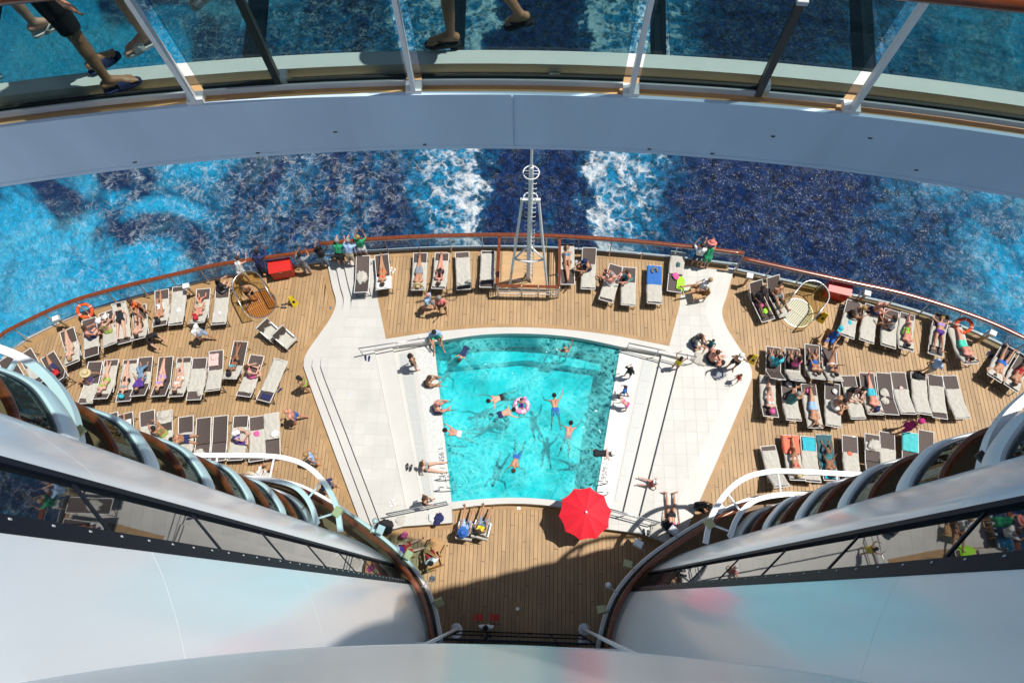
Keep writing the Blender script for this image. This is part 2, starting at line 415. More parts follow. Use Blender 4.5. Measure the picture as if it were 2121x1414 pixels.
# ------------------------------------------------------------------ decks
O0L = mirror(O0R)
def oR(d): return offset(O0R, d)       # path runs forward; its left normal points outboard, so inward is negative
def inward(path, d): 
    q = offset(path, d); w = offset(path, -d)
    return q if abs(q[len(q) // 2][0]) < abs(w[len(w) // 2][0]) else w
O2R = spline([(8.5, 14.3), (8.05, 12.9), (7.80, 12.1), (7.92, 11.3), (8.40, 10.3), (8.72, 9.6), (8.78, 9.15), (8.60, 8.6), (7.25, 5.95), (5.80, 3.05), (5.1, 1.6)], 5)
O1R = spline([(8.9, 14.3), (8.45, 12.9), (8.19, 12.1), (8.32, 11.32), (8.80, 10.35), (9.13, 9.65), (9.20, 9.18), (9.01, 8.62), (7.62, 5.85), (6.15, 2.9), (5.4, 1.4)], 5)
deck_left_poly = RL + O0L + [(-5.7, -2.0), (-23.0, -2.0)]
deck_right_poly = list(reversed(RR)) + O0R + [(5.7, -2.0), (23.0, -2.0)]
south_poly = [(-5.7, -2.0), (5.7, -2.0), (5.7, 1.2), (5.95, 2.07), (4.67, 2.49), (2.75, 2.68)] + list(reversed(RIMS_OUT)) + [(-2.75, 2.68), (-4.67, 2.49), (-5.95, 2.07), (-5.7, 1.2)]
center_poly = RIMN_OUT + [(6.65, 12.2), (7.0, 14.5)] + [p for p in reversed(RC) if abs(p[0]) < 6.95] + [(-7.0, 14.5), (-6.65, 12.2)]
def wood_deck(name, poly, z, base=-.15):
    d = struct(name, MB().prism(poly, base, z - .012), CAULK)
    lay(d, poly, z, .158, .018, 4.3, TEAK, 'plank', thick=.012)
    return d
dl = wood_deck('deck_left', deck_left_poly, 0.0)
dr = wood_deck('deck_right', deck_right_poly, 0.0)
ds = wood_deck('deck_south', south_poly, 0.0)
dc = wood_deck('deck_aft', center_poly, TOPD)
for d, path, s_ in ((dl, O0L, 1), (dr, O0R, 1)):
    q = offset(path, .2); outb = 1 if abs(q[25][0]) > abs(path[25][0]) else -1
    margin(d, path, .004, .30, outb * .0001)
margin(dl, RL, .004, .42, -.0001); margin(dr, RR, .004, .42, -.0001); margin(dc, RC[2:-2], TOPD + .004, .34, -.0001)
margin(dc, RIMN_OUT, TOPD + .004, .16, .0001)
margin(dc, [(6.1, 10.3), (6.65, 12.2), (7.0, 14.4)], TOPD + .004, .2, .0001); margin(dc, [(-6.1, 10.3), (-6.65, 12.2), (-7.0, 14.4)], TOPD + .004, .2, -.0001)
margin(ds, [(-5.95, 2.05), (-4.67, 2.47), (-2.75, 2.66)], .004, .16, -.0001); margin(ds, [(5.95, 2.05), (4.67, 2.47), (2.75, 2.66)], .004, .16, .0001)
margin(ds, RIMS_OUT, .004, .16, -.0001)

def terrace(sgn, name):
    mi = (lambda p: p) if sgn > 0 else mirror
    tail = [(5.95, 2.07), (4.67, 2.49), (2.75, 2.68), (2.8, 3.2), (2.85, 3.48), (4.6, 3.1), (6.55, 9.75)]
    head = [(6.1, 10.3), (6.65, 12.2), (7.0, 14.48), (7.6, 14.42)]
    top = mi(head + [p for p in O2R if p[1] > 2.4] + tail)
    t = struct(name, MB().prism(top, .30, TOPD - .006), GROUT)
    lay(t, top, TOPD, .47, .012, .47, TILE, 'tile', stagger=False, thick=.006)
    s1 = mi([(7.0, 14.46), (9.2, 14.2)] + [p for p in O0R if p[1] < 14.2 and p[1] > 2.2] + tail[:1] + [(4.6, 3.1), (6.55, 9.75)])
    s2 = mi([(7.0, 14.47), (8.6, 14.28)] + [p for p in O1R if p[1] < 14.2 and p[1] > 2.3] + tail[:1] + [(4.6, 3.1), (6.55, 9.75)])
    MB().prism(s1, -.01, .15).build('step', STONE, t, world=True)
    MB().prism(s2, .15, .30).build('step', STONE, t, world=True)
    # drop to the deck on the pool's forward side
    MB().prism(mi([(5.95, 2.07), (4.67, 2.49), (2.75, 2.68), (2.8, 3.2), (2.85, 3.48), (4.6, 3.1)]), -.01, .30).build('plinth', RISER, t, world=True)
    MB().prism(mi([(5.8, 9.95), (6.55, 9.75), (4.6, 3.1), (3.98, 3.24)]), -.01, .30).build('pool_step', STONE, t, world=True)
    low = mi([(4.03, 10.22), (5.8, 9.95), (3.98, 3.24), (2.85, 3.48)])
    MB().prism(low, -.01, .15).build('pool_ledge', STONE, t, world=True)
    MB().prism(mi([(4.04, 10.15), (4.88, 10.03), (3.50, 3.39), (2.87, 3.52)]), .15, .158).build('wet_margin', WETSTONE, t, world=True)
    # drain gratings, panel by panel
    for k in range(6):
        a, b = k / 6 + .004, (k + 1) / 6 - .004
        A, B, C, D = (Vector(p) for p in ((5.03, 9.8), (5.53, 9.75), (3.95, 3.7), (3.66, 3.72)))
        q = [A.lerp(D, a), B.lerp(C, a), B.lerp(C, b), A.lerp(D, b)]
        MB().prism(mi([tuple(v) for v in q]), .15, .166).build('drain_grating', GRATE, t, world=True)
    return t
def grate_material():
    m = bpy.data.materials.new('grating'); m.use_nodes = True; t = m.node_tree; b = t.nodes['Principled BSDF']
    tc = t.nodes.new('ShaderNodeTexCoord'); br = t.nodes.new('ShaderNodeTexBrick'); br.inputs['Scale'].default_value = 9
    br.inputs['Color1'].default_value = (.10, .11, .12, 1); br.inputs['Color2'].default_value = (.14, .15, .15, 1); br.inputs['Mortar'].default_value = (.66, .68, .66, 1)
    br.inputs['Mortar Size'].default_value = .045; br.inputs['Brick Width'].default_value = .5; br.inputs['Row Height'].default_value = .14
    t.links.new(tc.outputs['Object'], br.inputs[0]); t.links.new(br.outputs[0], b.inputs['Base Color']); b.inputs['Roughness'].default_value = .4
    return m
GRATE = grate_material()
terr_l, terr_r = terrace(-1, 'terrace_left'), terrace(1, 'terrace_right')
rim = struct('pool_rim', MB().prism(RIMN_OUT + [(6.55, 9.75), (5.8, 9.95)] + list(reversed(RIMN_IN)) + [(-5.8, 9.95), (-6.55, 9.75)], -.1, TOPD + .004), STONE)
struct('pool_rim_south', MB().prism(RIMS_OUT + list(reversed(RIMS_IN)), -.1, TOPD + .002), STONE)
POOL = RIMN_IN + list(reversed(RIMS_IN))
POOLTILE = mat('pool_tile', (.012, .62, .66), .4, nscale=2.5, namt=.10)
mb = MB(); n = len(POOL)
mb.add([(p[0], p[1], -1.95) for p in POOL] + [(p[0], p[1], .12) for p in POOL], [tuple(range(n))[::-1]] + [(i, (i + 1) % n, n + (i + 1) % n, n + i)[::-1] for i in range(n)])
basin = struct('pool_basin', mb, POOLTILE)
MB().ribbon([(-3.4, 10.0), (0, 10.42), (3.4, 10.0)], -1.95, -1.35, .6).build('seat_ledge', POOLTILE, basin)
def water_material():
    """clear water with ripples and a pale lace of bubbles and painted caustic light"""
    m = bpy.data.materials.new('pool_water'); m.use_nodes = True; t = m.node_tree; N = t.nodes.new; L = t.links.new
    for q in list(t.nodes): t.nodes.remove(q)
    o = N('ShaderNodeOutputMaterial'); mx = N('ShaderNodeMixShader'); fr = N('ShaderNodeFresnel'); fr.inputs[0].default_value = 1.33
    gl = N('ShaderNodeBsdfGlossy'); gl.inputs['Roughness'].default_value = .022
    tr = N('ShaderNodeBsdfTransparent'); tr.inputs[0].default_value = (.30, .92, .95, 1)
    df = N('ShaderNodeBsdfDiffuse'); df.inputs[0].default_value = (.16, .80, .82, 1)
    geo = N('ShaderNodeNewGeometry')
    def nz(s, d, dist, rough=.5):
        a = N('ShaderNodeTexNoise'); a.inputs['Scale'].default_value = s; a.inputs['Detail'].default_value = d; a.inputs['Distortion'].default_value = dist; a.inputs['Roughness'].default_value = rough
        L(geo.outputs['Position'], a.inputs['Vector']); return a.outputs[0]
    def ma(op, a, b=None):
        n = N('ShaderNodeMath'); n.operation = op
        for i, q in enumerate((a, b)):
            if q is None: continue
            if isinstance(q, (int, float)): n.inputs[i].default_value = q
            else: L(q, n.inputs[i])
        return n.outputs[0]
    def sm(v, a, b):
        n = N('ShaderNodeMapRange'); n.interpolation_type = 'SMOOTHSTEP'; L(v, n.inputs[0]); n.inputs[1].default_value = a; n.inputs[2].default_value = b; return n.outputs[0]
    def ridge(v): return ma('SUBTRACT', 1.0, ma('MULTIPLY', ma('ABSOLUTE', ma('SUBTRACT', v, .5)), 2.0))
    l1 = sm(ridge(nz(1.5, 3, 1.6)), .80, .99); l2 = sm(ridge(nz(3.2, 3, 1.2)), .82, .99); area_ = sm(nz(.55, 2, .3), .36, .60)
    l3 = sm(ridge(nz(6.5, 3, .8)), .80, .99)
    foam_light = ma('MULTIPLY', ma('MAXIMUM', ma('MULTIPLY', l1, .75), ma('MAXIMUM', ma('MULTIPLY', l2, .65), ma('MULTIPLY', l3, .5))), ma('ADD', .16, ma('MULTIPLY', area_, .55)))  # bright lines paint the caustic network into the surface, along with bubbles
    m2 = N('ShaderNodeMixShader'); L(foam_light, m2.inputs[0]); L(tr.outputs[0], m2.inputs[1]); L(df.outputs[0], m2.inputs[2])
    bp = N('ShaderNodeBump'); bp.inputs['Strength'].default_value = 1.0; bp.inputs['Distance'].default_value = .055; L(nz(6.0, 2, .6), bp.inputs['Height'])
    L(bp.outputs[0], gl.inputs['Normal']); L(bp.outputs[0], fr.inputs['Normal'])
    L(fr.outputs[0], mx.inputs[0]); L(m2.outputs[0], mx.inputs[1]); L(gl.outputs[0], mx.inputs[2]); L(mx.outputs[0], o.inputs[0])
    return m
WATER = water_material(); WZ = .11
NXw, NYw = 170, 150
def _samp(path, n): return resample(path, sum((Vector(b) - Vector(a)).length for a, b in zip(path, path[1:])) / n)
SA, NA = _samp(RIMS_IN, NXw), _samp(RIMN_IN, NXw)
mb = MB(); vs = []
for j in range(NYw + 1):
    v = j / NYw
    for i in range(NXw + 1):
        x = SA[i][0] * (1 - v) + NA[i][0] * v; y = SA[i][1] * (1 - v) + NA[i][1] * v
        h = .030 * noise.noise((x * 1.5, y * 1.5, .3)) + .020 * noise.noise((x * 3.3 + 9, y * 3.3, 1.7)) + .007 * noise.noise((x * 7.5, y * 7.5 + 5, 4.))
        vs.append((x, y, WZ + h))
mb.add(vs, [(j * (NXw + 1) + i, j * (NXw + 1) + i + 1, (j + 1) * (NXw + 1) + i + 1, (j + 1) * (NXw + 1) + i) for j in range(NYw) for i in range(NXw)])
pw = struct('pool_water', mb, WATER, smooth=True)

# ------------------------------------------------------------------ stern railing
def railing(name, path, zb, label, z_end=None, step=1.42):
    P = resample(path, step); n = len(P); t = empty(name, (P[n // 2][0], P[n // 2][1], zb))
    fine = resample(path, .35)
    MB().tube([(p[0], p[1], zb + 1.15) for p in fine], .085, 10, flat=(1.15, .6)).build('handrail', MAHOG, t, world=True, smooth=True)
    MB().ribbon(resample(path, .7), zb + .0, zb + .10, .10).build('kerb', LGREY, t, world=True)
    MB().tube([(p[0], p[1], zb + .98) for p in offset(fine, -.03)], .018, 6).build('glazing_bar', STEEL, t, world=True)
    for i in range(n):
        q = offset(P, -.09)[i]; a = offset(P, -.24)[i]
        MB().tube([(a[0], a[1], zb + .02), (P[i][0], P[i][1], zb + 1.10)], .03, 4).build('post', STEEL, t, world=True)
    for i in range(n - 1):
        d = (Vector(P[i + 1]) - Vector(P[i])).normalized() * .04
        MB().ribbon([(P[i][0] + d[0], P[i][1] + d[1]), (P[i + 1][0] - d[0], P[i + 1][1] - d[1])], zb + .11, zb + .96, .012).build('pane', GLASSR, t, world=True)
    return tag(t, label, 'railing')
railing('stern_railing', RL, 0.0, 'mahogany topped glass railing curving round the left side deck')
railing('stern_railing', RC, TOPD, 'mahogany topped glass railing across the raised middle of the stern')
railing('stern_railing', RR, 0.0, 'mahogany topped glass railing curving round the right side deck')

# ------------------------------------------------------------------ flag mast and its enclosure
E0 = empty('mast_enclosure', (0, 12.55, TOPD)); z0 = TOPD
struct_y0, struct_y1, ex = 12.45, 14.75, 1.32
for xa, xb in ((-ex, -.3), (-.26, .42), (.46, ex)):
    MB().box(((xa + xb) / 2, struct_y0, z0 + 1.1), (xb - xa, .12, .05)).build('top_rail', MAHOG, E0, world=True)
for s_ in (-1, 1):
    MB().box((s_ * ex, (struct_y0 + struct_y1) / 2 + .06, z0 + 1.1), (.12, struct_y1 - struct_y0, .05)).build('top_rail', MAHOG, E0, world=True)
    for k in range(3):
        MB().tube([(s_ * ex, struct_y0 + .08, z0 + .3 + .25 * k), (s_ * ex, struct_y1, z0 + .3 + .25 * k)], .018, 6).build('bar', WPAINT, E0, world=True)
for k in range(3):
    MB().tube([(-ex, struct_y0, z0 + .3 + .25 * k), (ex, struct_y0, z0 + .3 + .25 * k)], .02, 6).build('bar', WPAINT, E0, world=True)
for x in (-ex, -.28, .44, ex): MB().box((x, struct_y0 - .002, z0 + .54), (.07, .05, 1.06)).build('post', WPAINT, E0, world=True)
for s_ in (-1, 1): MB().box((s_ * ex, 13.6, z0 + .54), (.05, .05, 1.06)).build('post', WPAINT, E0, world=True)
tag(E0, 'square enclosure of mahogany rails and white bars round the flag mast', 'railing')
pad = struct('mast_platform', MB().prism([(-1.2, 12.6), (1.2, 12.6), (1.2, 14.7), (-1.2, 14.7)], TOPD - .01, TOPD + .02), TAN)
M0 = empty('flag_mast', (0, 13.35, TOPD + .02)); zb = TOPD + .02
MB().tube([(0, 13.35, zb), (0, 13.35, 4), (0, 13.35, 8.9)], [.10, .10, .085], 12).build('pole', WHITE, M0, world=True, smooth=True, sharp=50)
MB().tube([(0, 13.35, 8.9), (0, 13.35, 12.2)], .05, 8).build('topmast', WHITE, M0, world=True, smooth=True, sharp=50)
for s_ in (-1, 1):
    MB().tube([(s_ * .85, 12.75, zb), (s_ * .3, 13.45, 6.7)], .055, 8).build('leg', WHITE, M0, world=True, smooth=True, sharp=50)
MB().box((0, 13.45, 6.72), (.72, .10, .10)).build('crossbar', WHITE, M0, world=True)
MB().tube([(-.62, 13.08, 2.85), (-.3, 12.98, 2.85), (0, 12.95, 2.85), (.3, 12.98, 2.85), (.62, 13.08, 2.85)], .045, 8).build('brace', WHITE, M0, world=True, smooth=True)
for s_ in (-1, 1): MB().tube([(s_ * .60, 13.08, 2.85), (0, 13.33, 3.55)], .04, 8).build('brace', WHITE, M0, world=True, smooth=True)
rg = MB(); rg.tube([(.27 * math.cos(a), 13.35 + .27 * math.sin(a), 8.55) for a in np.linspace(0, 2 * math.pi, 25)[:-1]], .02, 6, closed=True).tube([(-.27, 13.3, 8.55), (.27, 13.3, 8.55)], .012, 5).tube([(-.27, 13.42, 8.55), (.27, 13.42, 8.55)], .012, 5)
rg.build('hoop', WHITE, M0, world=True, smooth=True)
rg = MB(); rg.tube([(.25 * math.cos(a), 13.4 + .22 * math.sin(a), 6.95) for a in np.linspace(0, math.pi, 12)], .02, 6); rg.build('hoop', WHITE, M0, world=True, smooth=True)
for k in range(24):
    z = 1.2 + k * .31
    MB().tube([(-.2, 13.30, z + .03), (-.19, 13.27, z), (.19, 13.27, z), (.2, 13.30, z + .03)], .013, 5).build('rung', WHITE, M0, world=True)
MB().tube([(.17, 13.2, .5), (.17, 13.2, 5.0)], .02, 6).build('conduit', WHITE, M0, world=True)
for a in range(4):
    c, s_ = math.cos(a * math.pi / 2 + .5), math.sin(a * math.pi / 2 + .5)
    MB().add([(c * .1, 13.35 + s_ * .1, zb), (c * .3, 13.35 + s_ * .3, zb), (c * .1, 13.35 + s_ * .1, zb + .4), (c * .1 - s_ * .015, 13.35 + s_ * .1 + c * .015, zb), (c * .3 - s_ * .015, 13.35 + s_ * .3 + c * .015, zb), (c * .1 - s_ * .015, 13.35 + s_ * .1 + c * .015, zb + .4)],
             [(0, 1, 2), (5, 4, 3), (0, 3, 4, 1), (1, 4, 5, 2), (2, 5, 3, 0)]).build('gusset', WHITE, M0, world=True)
MB().tube([(-1.0, 13.2, zb + .12), (-.3, 13.18, zb + .12)], .015, 5).build('cleat_bar', WHITE, M0, world=True)
tag(M0, 'tall white tripod flag mast with ladder rungs and hoop at the stern', 'mast')

# ------------------------------------------------------------------ the two towers with their balconies
TOWERPAINT = mat('tower_paint', (.90, .92, .95), .38, nscale=1.1, namt=.06, coat=.65, coatr=.14, bump=.05, bscale=1.6, stretch=(1, 1, .12), world=True)
STRIPGLASS = mat('tower_window', (.012, .016, .02), .015, ior=1.9, nscale=1.5, namt=.01, bump=.012, bscale=1.2)
DARKFRAME = mat('window_frame', (.008, .012, .022), .6, spec=.15)
BALCFLOOR = mat('balcony_planks', (.20, .11, .05), .6, nscale=4, namt=.2)
DD = 2.72
ZK = [28 - (1.101 / .238 + k) * DD for k in range(-7, 5)]     # rail heights, top to bottom
WALL_A = [(7.55, 2.13), (7.0, 2.06), (6.35, 1.90), (5.6, 1.62), (4.84, 1.22), (4.60, 1.02)]
WALL_B = [(3.86, .33), (3.66, .04), (3.40, -.45), (3.18, -1.0), (3.06, -1.5), (2.98, -2.4), (3.0, -4.0)]
BALC = spline([(7.58, 2.14), (7.66, 2.35), (7.92, 2.68), (8.3, 3.02), (8.85, 3.24), (9.7, 3.38), (12, 3.46), (16, 3.4), (20.5, 2.9), (23.0, 1.8)], 5)
RING = spline([(10.5, 3.9), (8.6, 3.7), (7.27, 3.15), (5.85, 2.35), (4.45, 1.38), (3.52, .42), (3.06, -.42), (2.84, -1.15), (2.74, -1.7), (2.72, -2.6)], 5)
def tower(sg, side):
    mi = (lambda p: [tuple(q) for q in p]) if sg > 0 else mirror
    t = empty('tower', (sg * 6.0, -1.0, 2.3))
    B = lambda mb, n, m, par=t, **k: mb.build(n, m, par, world=True, **k)
    wa = mi(spline(WALL_A, 6)); wb = mi(spline(WALL_B, 6))
    # smooth white shells, in rings of plating a storey and a half high with slim seams between
    zs = [2.35, 5.9, 10.6, 15.6, 20.6, 26.4, 30.5, 34.6]
    for a, b in zip(zs, zs[1:]):
        for w in (wa, wb):
            th = .25; mb = MB(); mb.ribbon(w, a + .002, b - .002, th, side=(-th / 2 if sg < 0 else th / 2))
            B(mb, 'plating', TOWERPAINT, smooth=True, sharp=40)
    mb = MB()
    for w in (wa, wb): mb.ribbon(w, 2.36, 34.59, .2, side=(-.13 if sg < 0 else .13))
    B(mb, 'shell_core', LGREY)
    # window strip
    a, b = Vector(wa[-1]), Vector(wb[0]); d = (b - a); nrm = Vector((-d.y, d.x)).normalized()
    if nrm.dot(Vector((0, 1))) < 0: nrm = -nrm
    e = d.normalized()
    for k in range(12):
        z0_, z1_ = 2.4 + k * 2.67, 2.4 + (k + 1) * 2.67 - .03
        p, q = a + e * .10 - nrm * .05, b - e * .22 - nrm * .05
        B(MB().ribbon([tuple(p), tuple(q)], z0_, z1_, .04), 'window', STRIPGLASS)
        if k: B(MB().box((*((p + q) / 2 + nrm * .022), z0_ - .015), ((q - p).length, .02, .05), math.atan2(e.y, e.x)), 'transom', DARKFRAME)
    for p, w_ in ((a + e * .05, .10), (b - e * .11, .22)):
        B(MB().box((*(p - nrm * .04), 18.4), (w_, .10, 32.2), math.atan2(e.y, e.x)), 'mullion', DARKFRAME)
    for k in range(44):
        p = b - e * .16 + nrm * .012; B(MB().box((*p, 3.0 + k * .53), (.02, .012, .03), math.atan2(e.y, e.x)), 'rivet', LGREY)
    # core of the accommodation block behind the balconies
    blk = mi([(7.5, 1.9), (22.8, 1.0), (22.8, -30), (3.3, -30), (3.3, -3.0), (4.2, .0), (5.0, .9)])
    B(MB().prism(blk, 2.36, 34.5), 'block', WHITE)
    # balconies
    for k, zr in enumerate(ZK):
        if zr > 35: continue
        path = mi(BALC); inn = lambda p, d: offset(p, d if sg > 0 else -d)
        fl = empty('balcony', (sg * 10, 2.6, zr - 1.0)); fl.parent = t; fl.location = Vector((sg * 10, 2.6, zr - 1.0)) - t.location
        def Bb(mb, n, m, **kw):
            l = t.location + fl.location; mb.v = [(p[0] - l.x, p[1] - l.y, p[2] - l.z) for p in mb.v]; return mb.build(n, m, fl, **kw)
        pts = path + mi([(22.8, 1.05), (7.6, 1.95)])
        Bb(MB().prism(inn(path, 0)[:] + mi([(22.8, 1.05), (7.7, 1.95)]), zr - 1.42, zr - 1.0), 'floor', BALCFLOOR)
        fb = 1.52 if k < len(ZK) - 1 else 2.0
        prof = [(0.02, -fb), (.10, -fb + .06), (.14, -fb + .2), (.13, -1.08), (.10, -.98), (.0, -.96)]
        rows = [offset(path, (-1 if sg > 0 else 1) * 0 + (d_ if sg < 0 else -d_) * -1) for d_, _ in prof]
        # choose outward side
        t1 = offset(path, .1); outs = 1 if t1[20][1] > path[20][1] else -1
        rows = [offset(path, outs * d_) for d_, _ in prof]; mb = MB(); n_ = len(path)
        for r_, (d_, z_) in zip(rows, prof): mb.v += [(p[0], p[1], zr + z_) for p in r_]
        for j in range(len(prof) - 1):
            for i in range(n_ - 1):
                f_ = (j * n_ + i, j * n_ + i + 1, (j + 1) * n_ + i + 1, (j + 1) * n_ + i)
                mb.f.append(f_ if (sg * outs) < 0 else f_[::-1]); mb.m.append(0)
        Bb(mb, 'fascia', WHITE, smooth=True, sharp=50)
        Bb(MB().ribbon(path, zr - .96, zr - .92, .06, side=outs * .03), 'glazing_channel', STEEL)
        Bb(MB().ribbon(path, zr - .92, zr - .05, .014, side=outs * .02), 'glazing', GLASSB)
        Bb(MB().tube([(p[0], p[1], zr) for p in path], .065, 10, flat=(1.25, .6)), 'handrail', MAHOG, smooth=True)
        if k < len(ZK) - 1:
            c = mi([(8.25, 2.25)])[0]; Bb(MB().box((*c, zr - 1.62), (.34, .16, .2), sg * -.5), 'lamp', WPAINT)
        # partition at the inner end
        Bb(MB().ribbon(mi([(7.62, 2.0), (7.62, 2.14)]), zr - 1.0, zr + 1.2, .04), 'screen', WHITE)
    # lower ring terrace
    ring = mi(RING)
    B(MB().prism(ring + mi([(6.5, -2.6), (10.5, 1.0)]), 2.12, 2.34), 'ring_floor', BALCFLOOR)
    t1 = offset(ring, .1); outs = 1 if abs(t1[30][0]) < abs(ring[30][0]) else -1
    B(MB().ribbon(ring, 2.02, 2.42, .10, side=outs * .05), 'ring_edge', WPAINT, smooth=True, sharp=40)
    B(MB().ribbon(ring, 2.45, 3.42, .016, side=-outs * .05), 'ring_glazing', GLASSB)
    B(MB().tube([(p[0], p[1], 3.48) for p in offset(ring, -outs * .10)], .075, 10, flat=(1.2, .7)), 'ring_handrail', MAHOG, smooth=True)
    for p in resample(offset(ring, -outs * .1), 1.3): B(MB().box((*p[:2], 2.9), (.03, .03, 1.12)), 'ring_post', STEEL)
    return tag(t, f'white curved accommodation tower with stacked round balconies on the {side}', 'tower')
tower_l, tower_r = tower(-1, 'left'), tower(1, 'right')

# curved white canopy beams on the towers
def beam(sg, pts, z, w, h, label, flat_end=True):
    p = spline(pts if sg > 0 else mirror(pts), 7); o = empty('canopy_beam', (p[-1][0], p[-1][1], z))
    MB().ribbon(p, z - h / 2, z + h / 2, w).build('rib', WHITE, o, world=True, smooth=True, sharp=40)
    return tag(o, label, 'beam'), p
OUTER = [(12.2, 4.05), (11, 4.10), (8.6, 4.15), (7.7, 4.05), (7.1, 3.82), (6.6, 3.42), (6.17, 2.86), (5.96, 2.41), (5.80, 1.80)]
INNER = [(12.2, 3.42), (9.1, 3.42), (8.3, 3.38), (7.55, 3.21), (7.1, 2.9), (6.8, 2.5), (6.62, 2.1), (6.55, 2.03)]
UPPER = [(11.4, 4.2), (10.2, 4.12), (9.68, 3.98), (9.09, 3.76), (8.53, 3.37), (8.11, 2.92), (7.88, 2.5), (7.76, 2.22)]
for sg, sd in ((-1, 'left'), (1, 'right')):
    o, p = beam(sg, OUTER, 5.5, .16, .14, f'long outer curved white beam low on the {sd} tower')
    for a, b in (((8.3, 4.1), (8.35, 3.40)), ((6.62, 3.38), (7.0, 2.80)), ((5.98, 2.4), (6.66, 2.17)), ((10.2, 4.1), (10.2, 3.44))):
        MB().tube([(sg * a[0], a[1], 5.5), (sg * b[0], b[1], 5.48)], .035, 6).build('strut', WHITE, o, world=True)
    c = p[-8]; MB().box((c[0], c[1], 5.5), (.26, .3, .2), sg * .5).build('lamp_bracket', CREAM, o, world=True)
    beam(sg, INNER, 5.48, .15, .14, f'short inner curved white beam low on the {sd} tower')
    o, p = beam(sg, UPPER, 16.3, .15, .2, f'curved white beam high on the {sd} tower')
    MB().tube([(sg * 9.3, 3.85, 16.3), (sg * 9.15, 3.44, 16.62)], .05, 6).build('strut', WHITE, o, world=True)
    c = p[-5]; MB().box((c[0], c[1] + .02, 16.42), (.42, .16, .06), sg * -.9).build('lamp_bracket', CREAM if sg < 0 else DARKMETAL, o, world=True)

# lamps and gear hung on the rings
def floodlight(px, py, z, dirx, diry, label, kind=0):
    x, y = g(px, py, z); o = empty('floodlight', (x, y, z - .15)); a = math.atan2(diry, dirx)
    if kind == 0:      # ball lamp on an arm
        MB().tube([(0, 0, .15), (-math.cos(a) * .45, -math.sin(a) * .45, -.1)], .03, 6).build('arm', WHITE, o)
        MB().lathe([(.0, -.06), (.07, -.05), (.11, 0), (.07, .06), (0, .08)], (0, 0, .15), 14, caps=False).build('head', WHITE, o, smooth=True)
    else:
        MB().tube([(0, 0, .1), (-math.cos(a) * .32, -math.sin(a) * .32, -.02)], .022, 6).build('arm', STEEL, o)
        MB().box((0, 0, .16), (.30, .26, .12), a + .3, tilt=Matrix.Rotation(.35, 3, 'X')).build('head', [CREAM, WPAINT, LGREY][kind - 1], o)
        MB().box((0, 0, .235), (.24, .2, .02), a + .3, tilt=Matrix.Rotation(.35, 3, 'X')).build('cover', [CREAM, WPAINT, LGREY][kind - 1], o)
    return tag(o, label, 'lamp')
floodlight(895, 1198, 2.6, .8, .6, 'white ball lamp on a short arm, left ring terrace edge')
floodlight(1260, 1212, 2.6, -.8, .6, 'white ball lamp on a short arm, right ring terrace edge')
floodlight(777, 1078, 2.7, .4, .9, 'cream round lamp on an arm at the upper end of the left ring', 0)
floodlight(845, 1148, 2.6, .7, .7, 'pale green square floodlight above the person in pink, left ring', 1)
floodlight(909, 1247, 2.6, 1, .1, 'pale green square floodlight near the shaded end of the left ring', 1)
floodlight(788, 1096, 2.7, .6, .8, 'pale grey square floodlight by the dark bag, left ring', 3)
floodlight(1322, 1126, 2.6, -.7, .7, 'white square floodlight beside the red umbrella, right ring', 2)
floodlight(1300, 1168, 2.6, -.8, .5, 'olive square floodlight halfway down the right ring', 1)
floodlight(1246, 1262, 2.6, -1, .1, 'olive square floodlight near the shaded end of the right ring', 1)
floodlight(1492, 1052, 3.6, -.3, .9, 'white square floodlight between the two low right beams', 2)
floodlight(1395, 1098, 2.8, -.5, .8, 'grey floodlight over the person lying in pink top, right ring', 3)

# slim columns and the glazed front under the house
for px, sd in ((945, 'left'), (1210, 'right')):
    x, y = g(px, 1303, 0); o = empty('column', (x, y, 0))
    MB().lathe([(.16, 0), (.16, .03), (.07, .05), (.055, .1), (.055, 22.8)], (0, 0, 0), 14).build('shaft', WHITE, o, smooth=True, sharp=40)
    MB().lathe([(.23, 0), (.23, .012), (.17, .014)], (0, 0, 0.001), 18).build('base_plate', STEEL, o)
    tag(o, f'slim white column beside the glass doors, {sd} one', 'column')
fr = empty('glass_front', (0, -1.25, 0)); yw = -1.25
for k in range(4):
    xa = -2.3 + k * 1.15; MB().box((xa + .575, yw, 1.3), (1.09, .03, 2.5)).build('pane', STRIPGLASS, fr, world=True)
    MB().box((xa + .575, yw, 3.85), (1.09, .03, 2.5)).build('pane', STRIPGLASS, fr, world=True)
for k in range(5): MB().box((-2.3 + k * 1.15, yw, 2.6), (.055, .08, 5.2)).build('mullion', DARKFRAME, fr, world=True)
for z in (.03, 2.58, 5.15): MB().box((0, yw + .001, z), (4.66, .07, .06)).build('transom', DARKFRAME, fr, world=True)
tag(fr, 'dark glass door front in the shade below the camera', 'glass doors')
struct('house_wall', MB().box((0, -3.0, 13.0), (7.0, 3.3, 15.4)), WHITE)

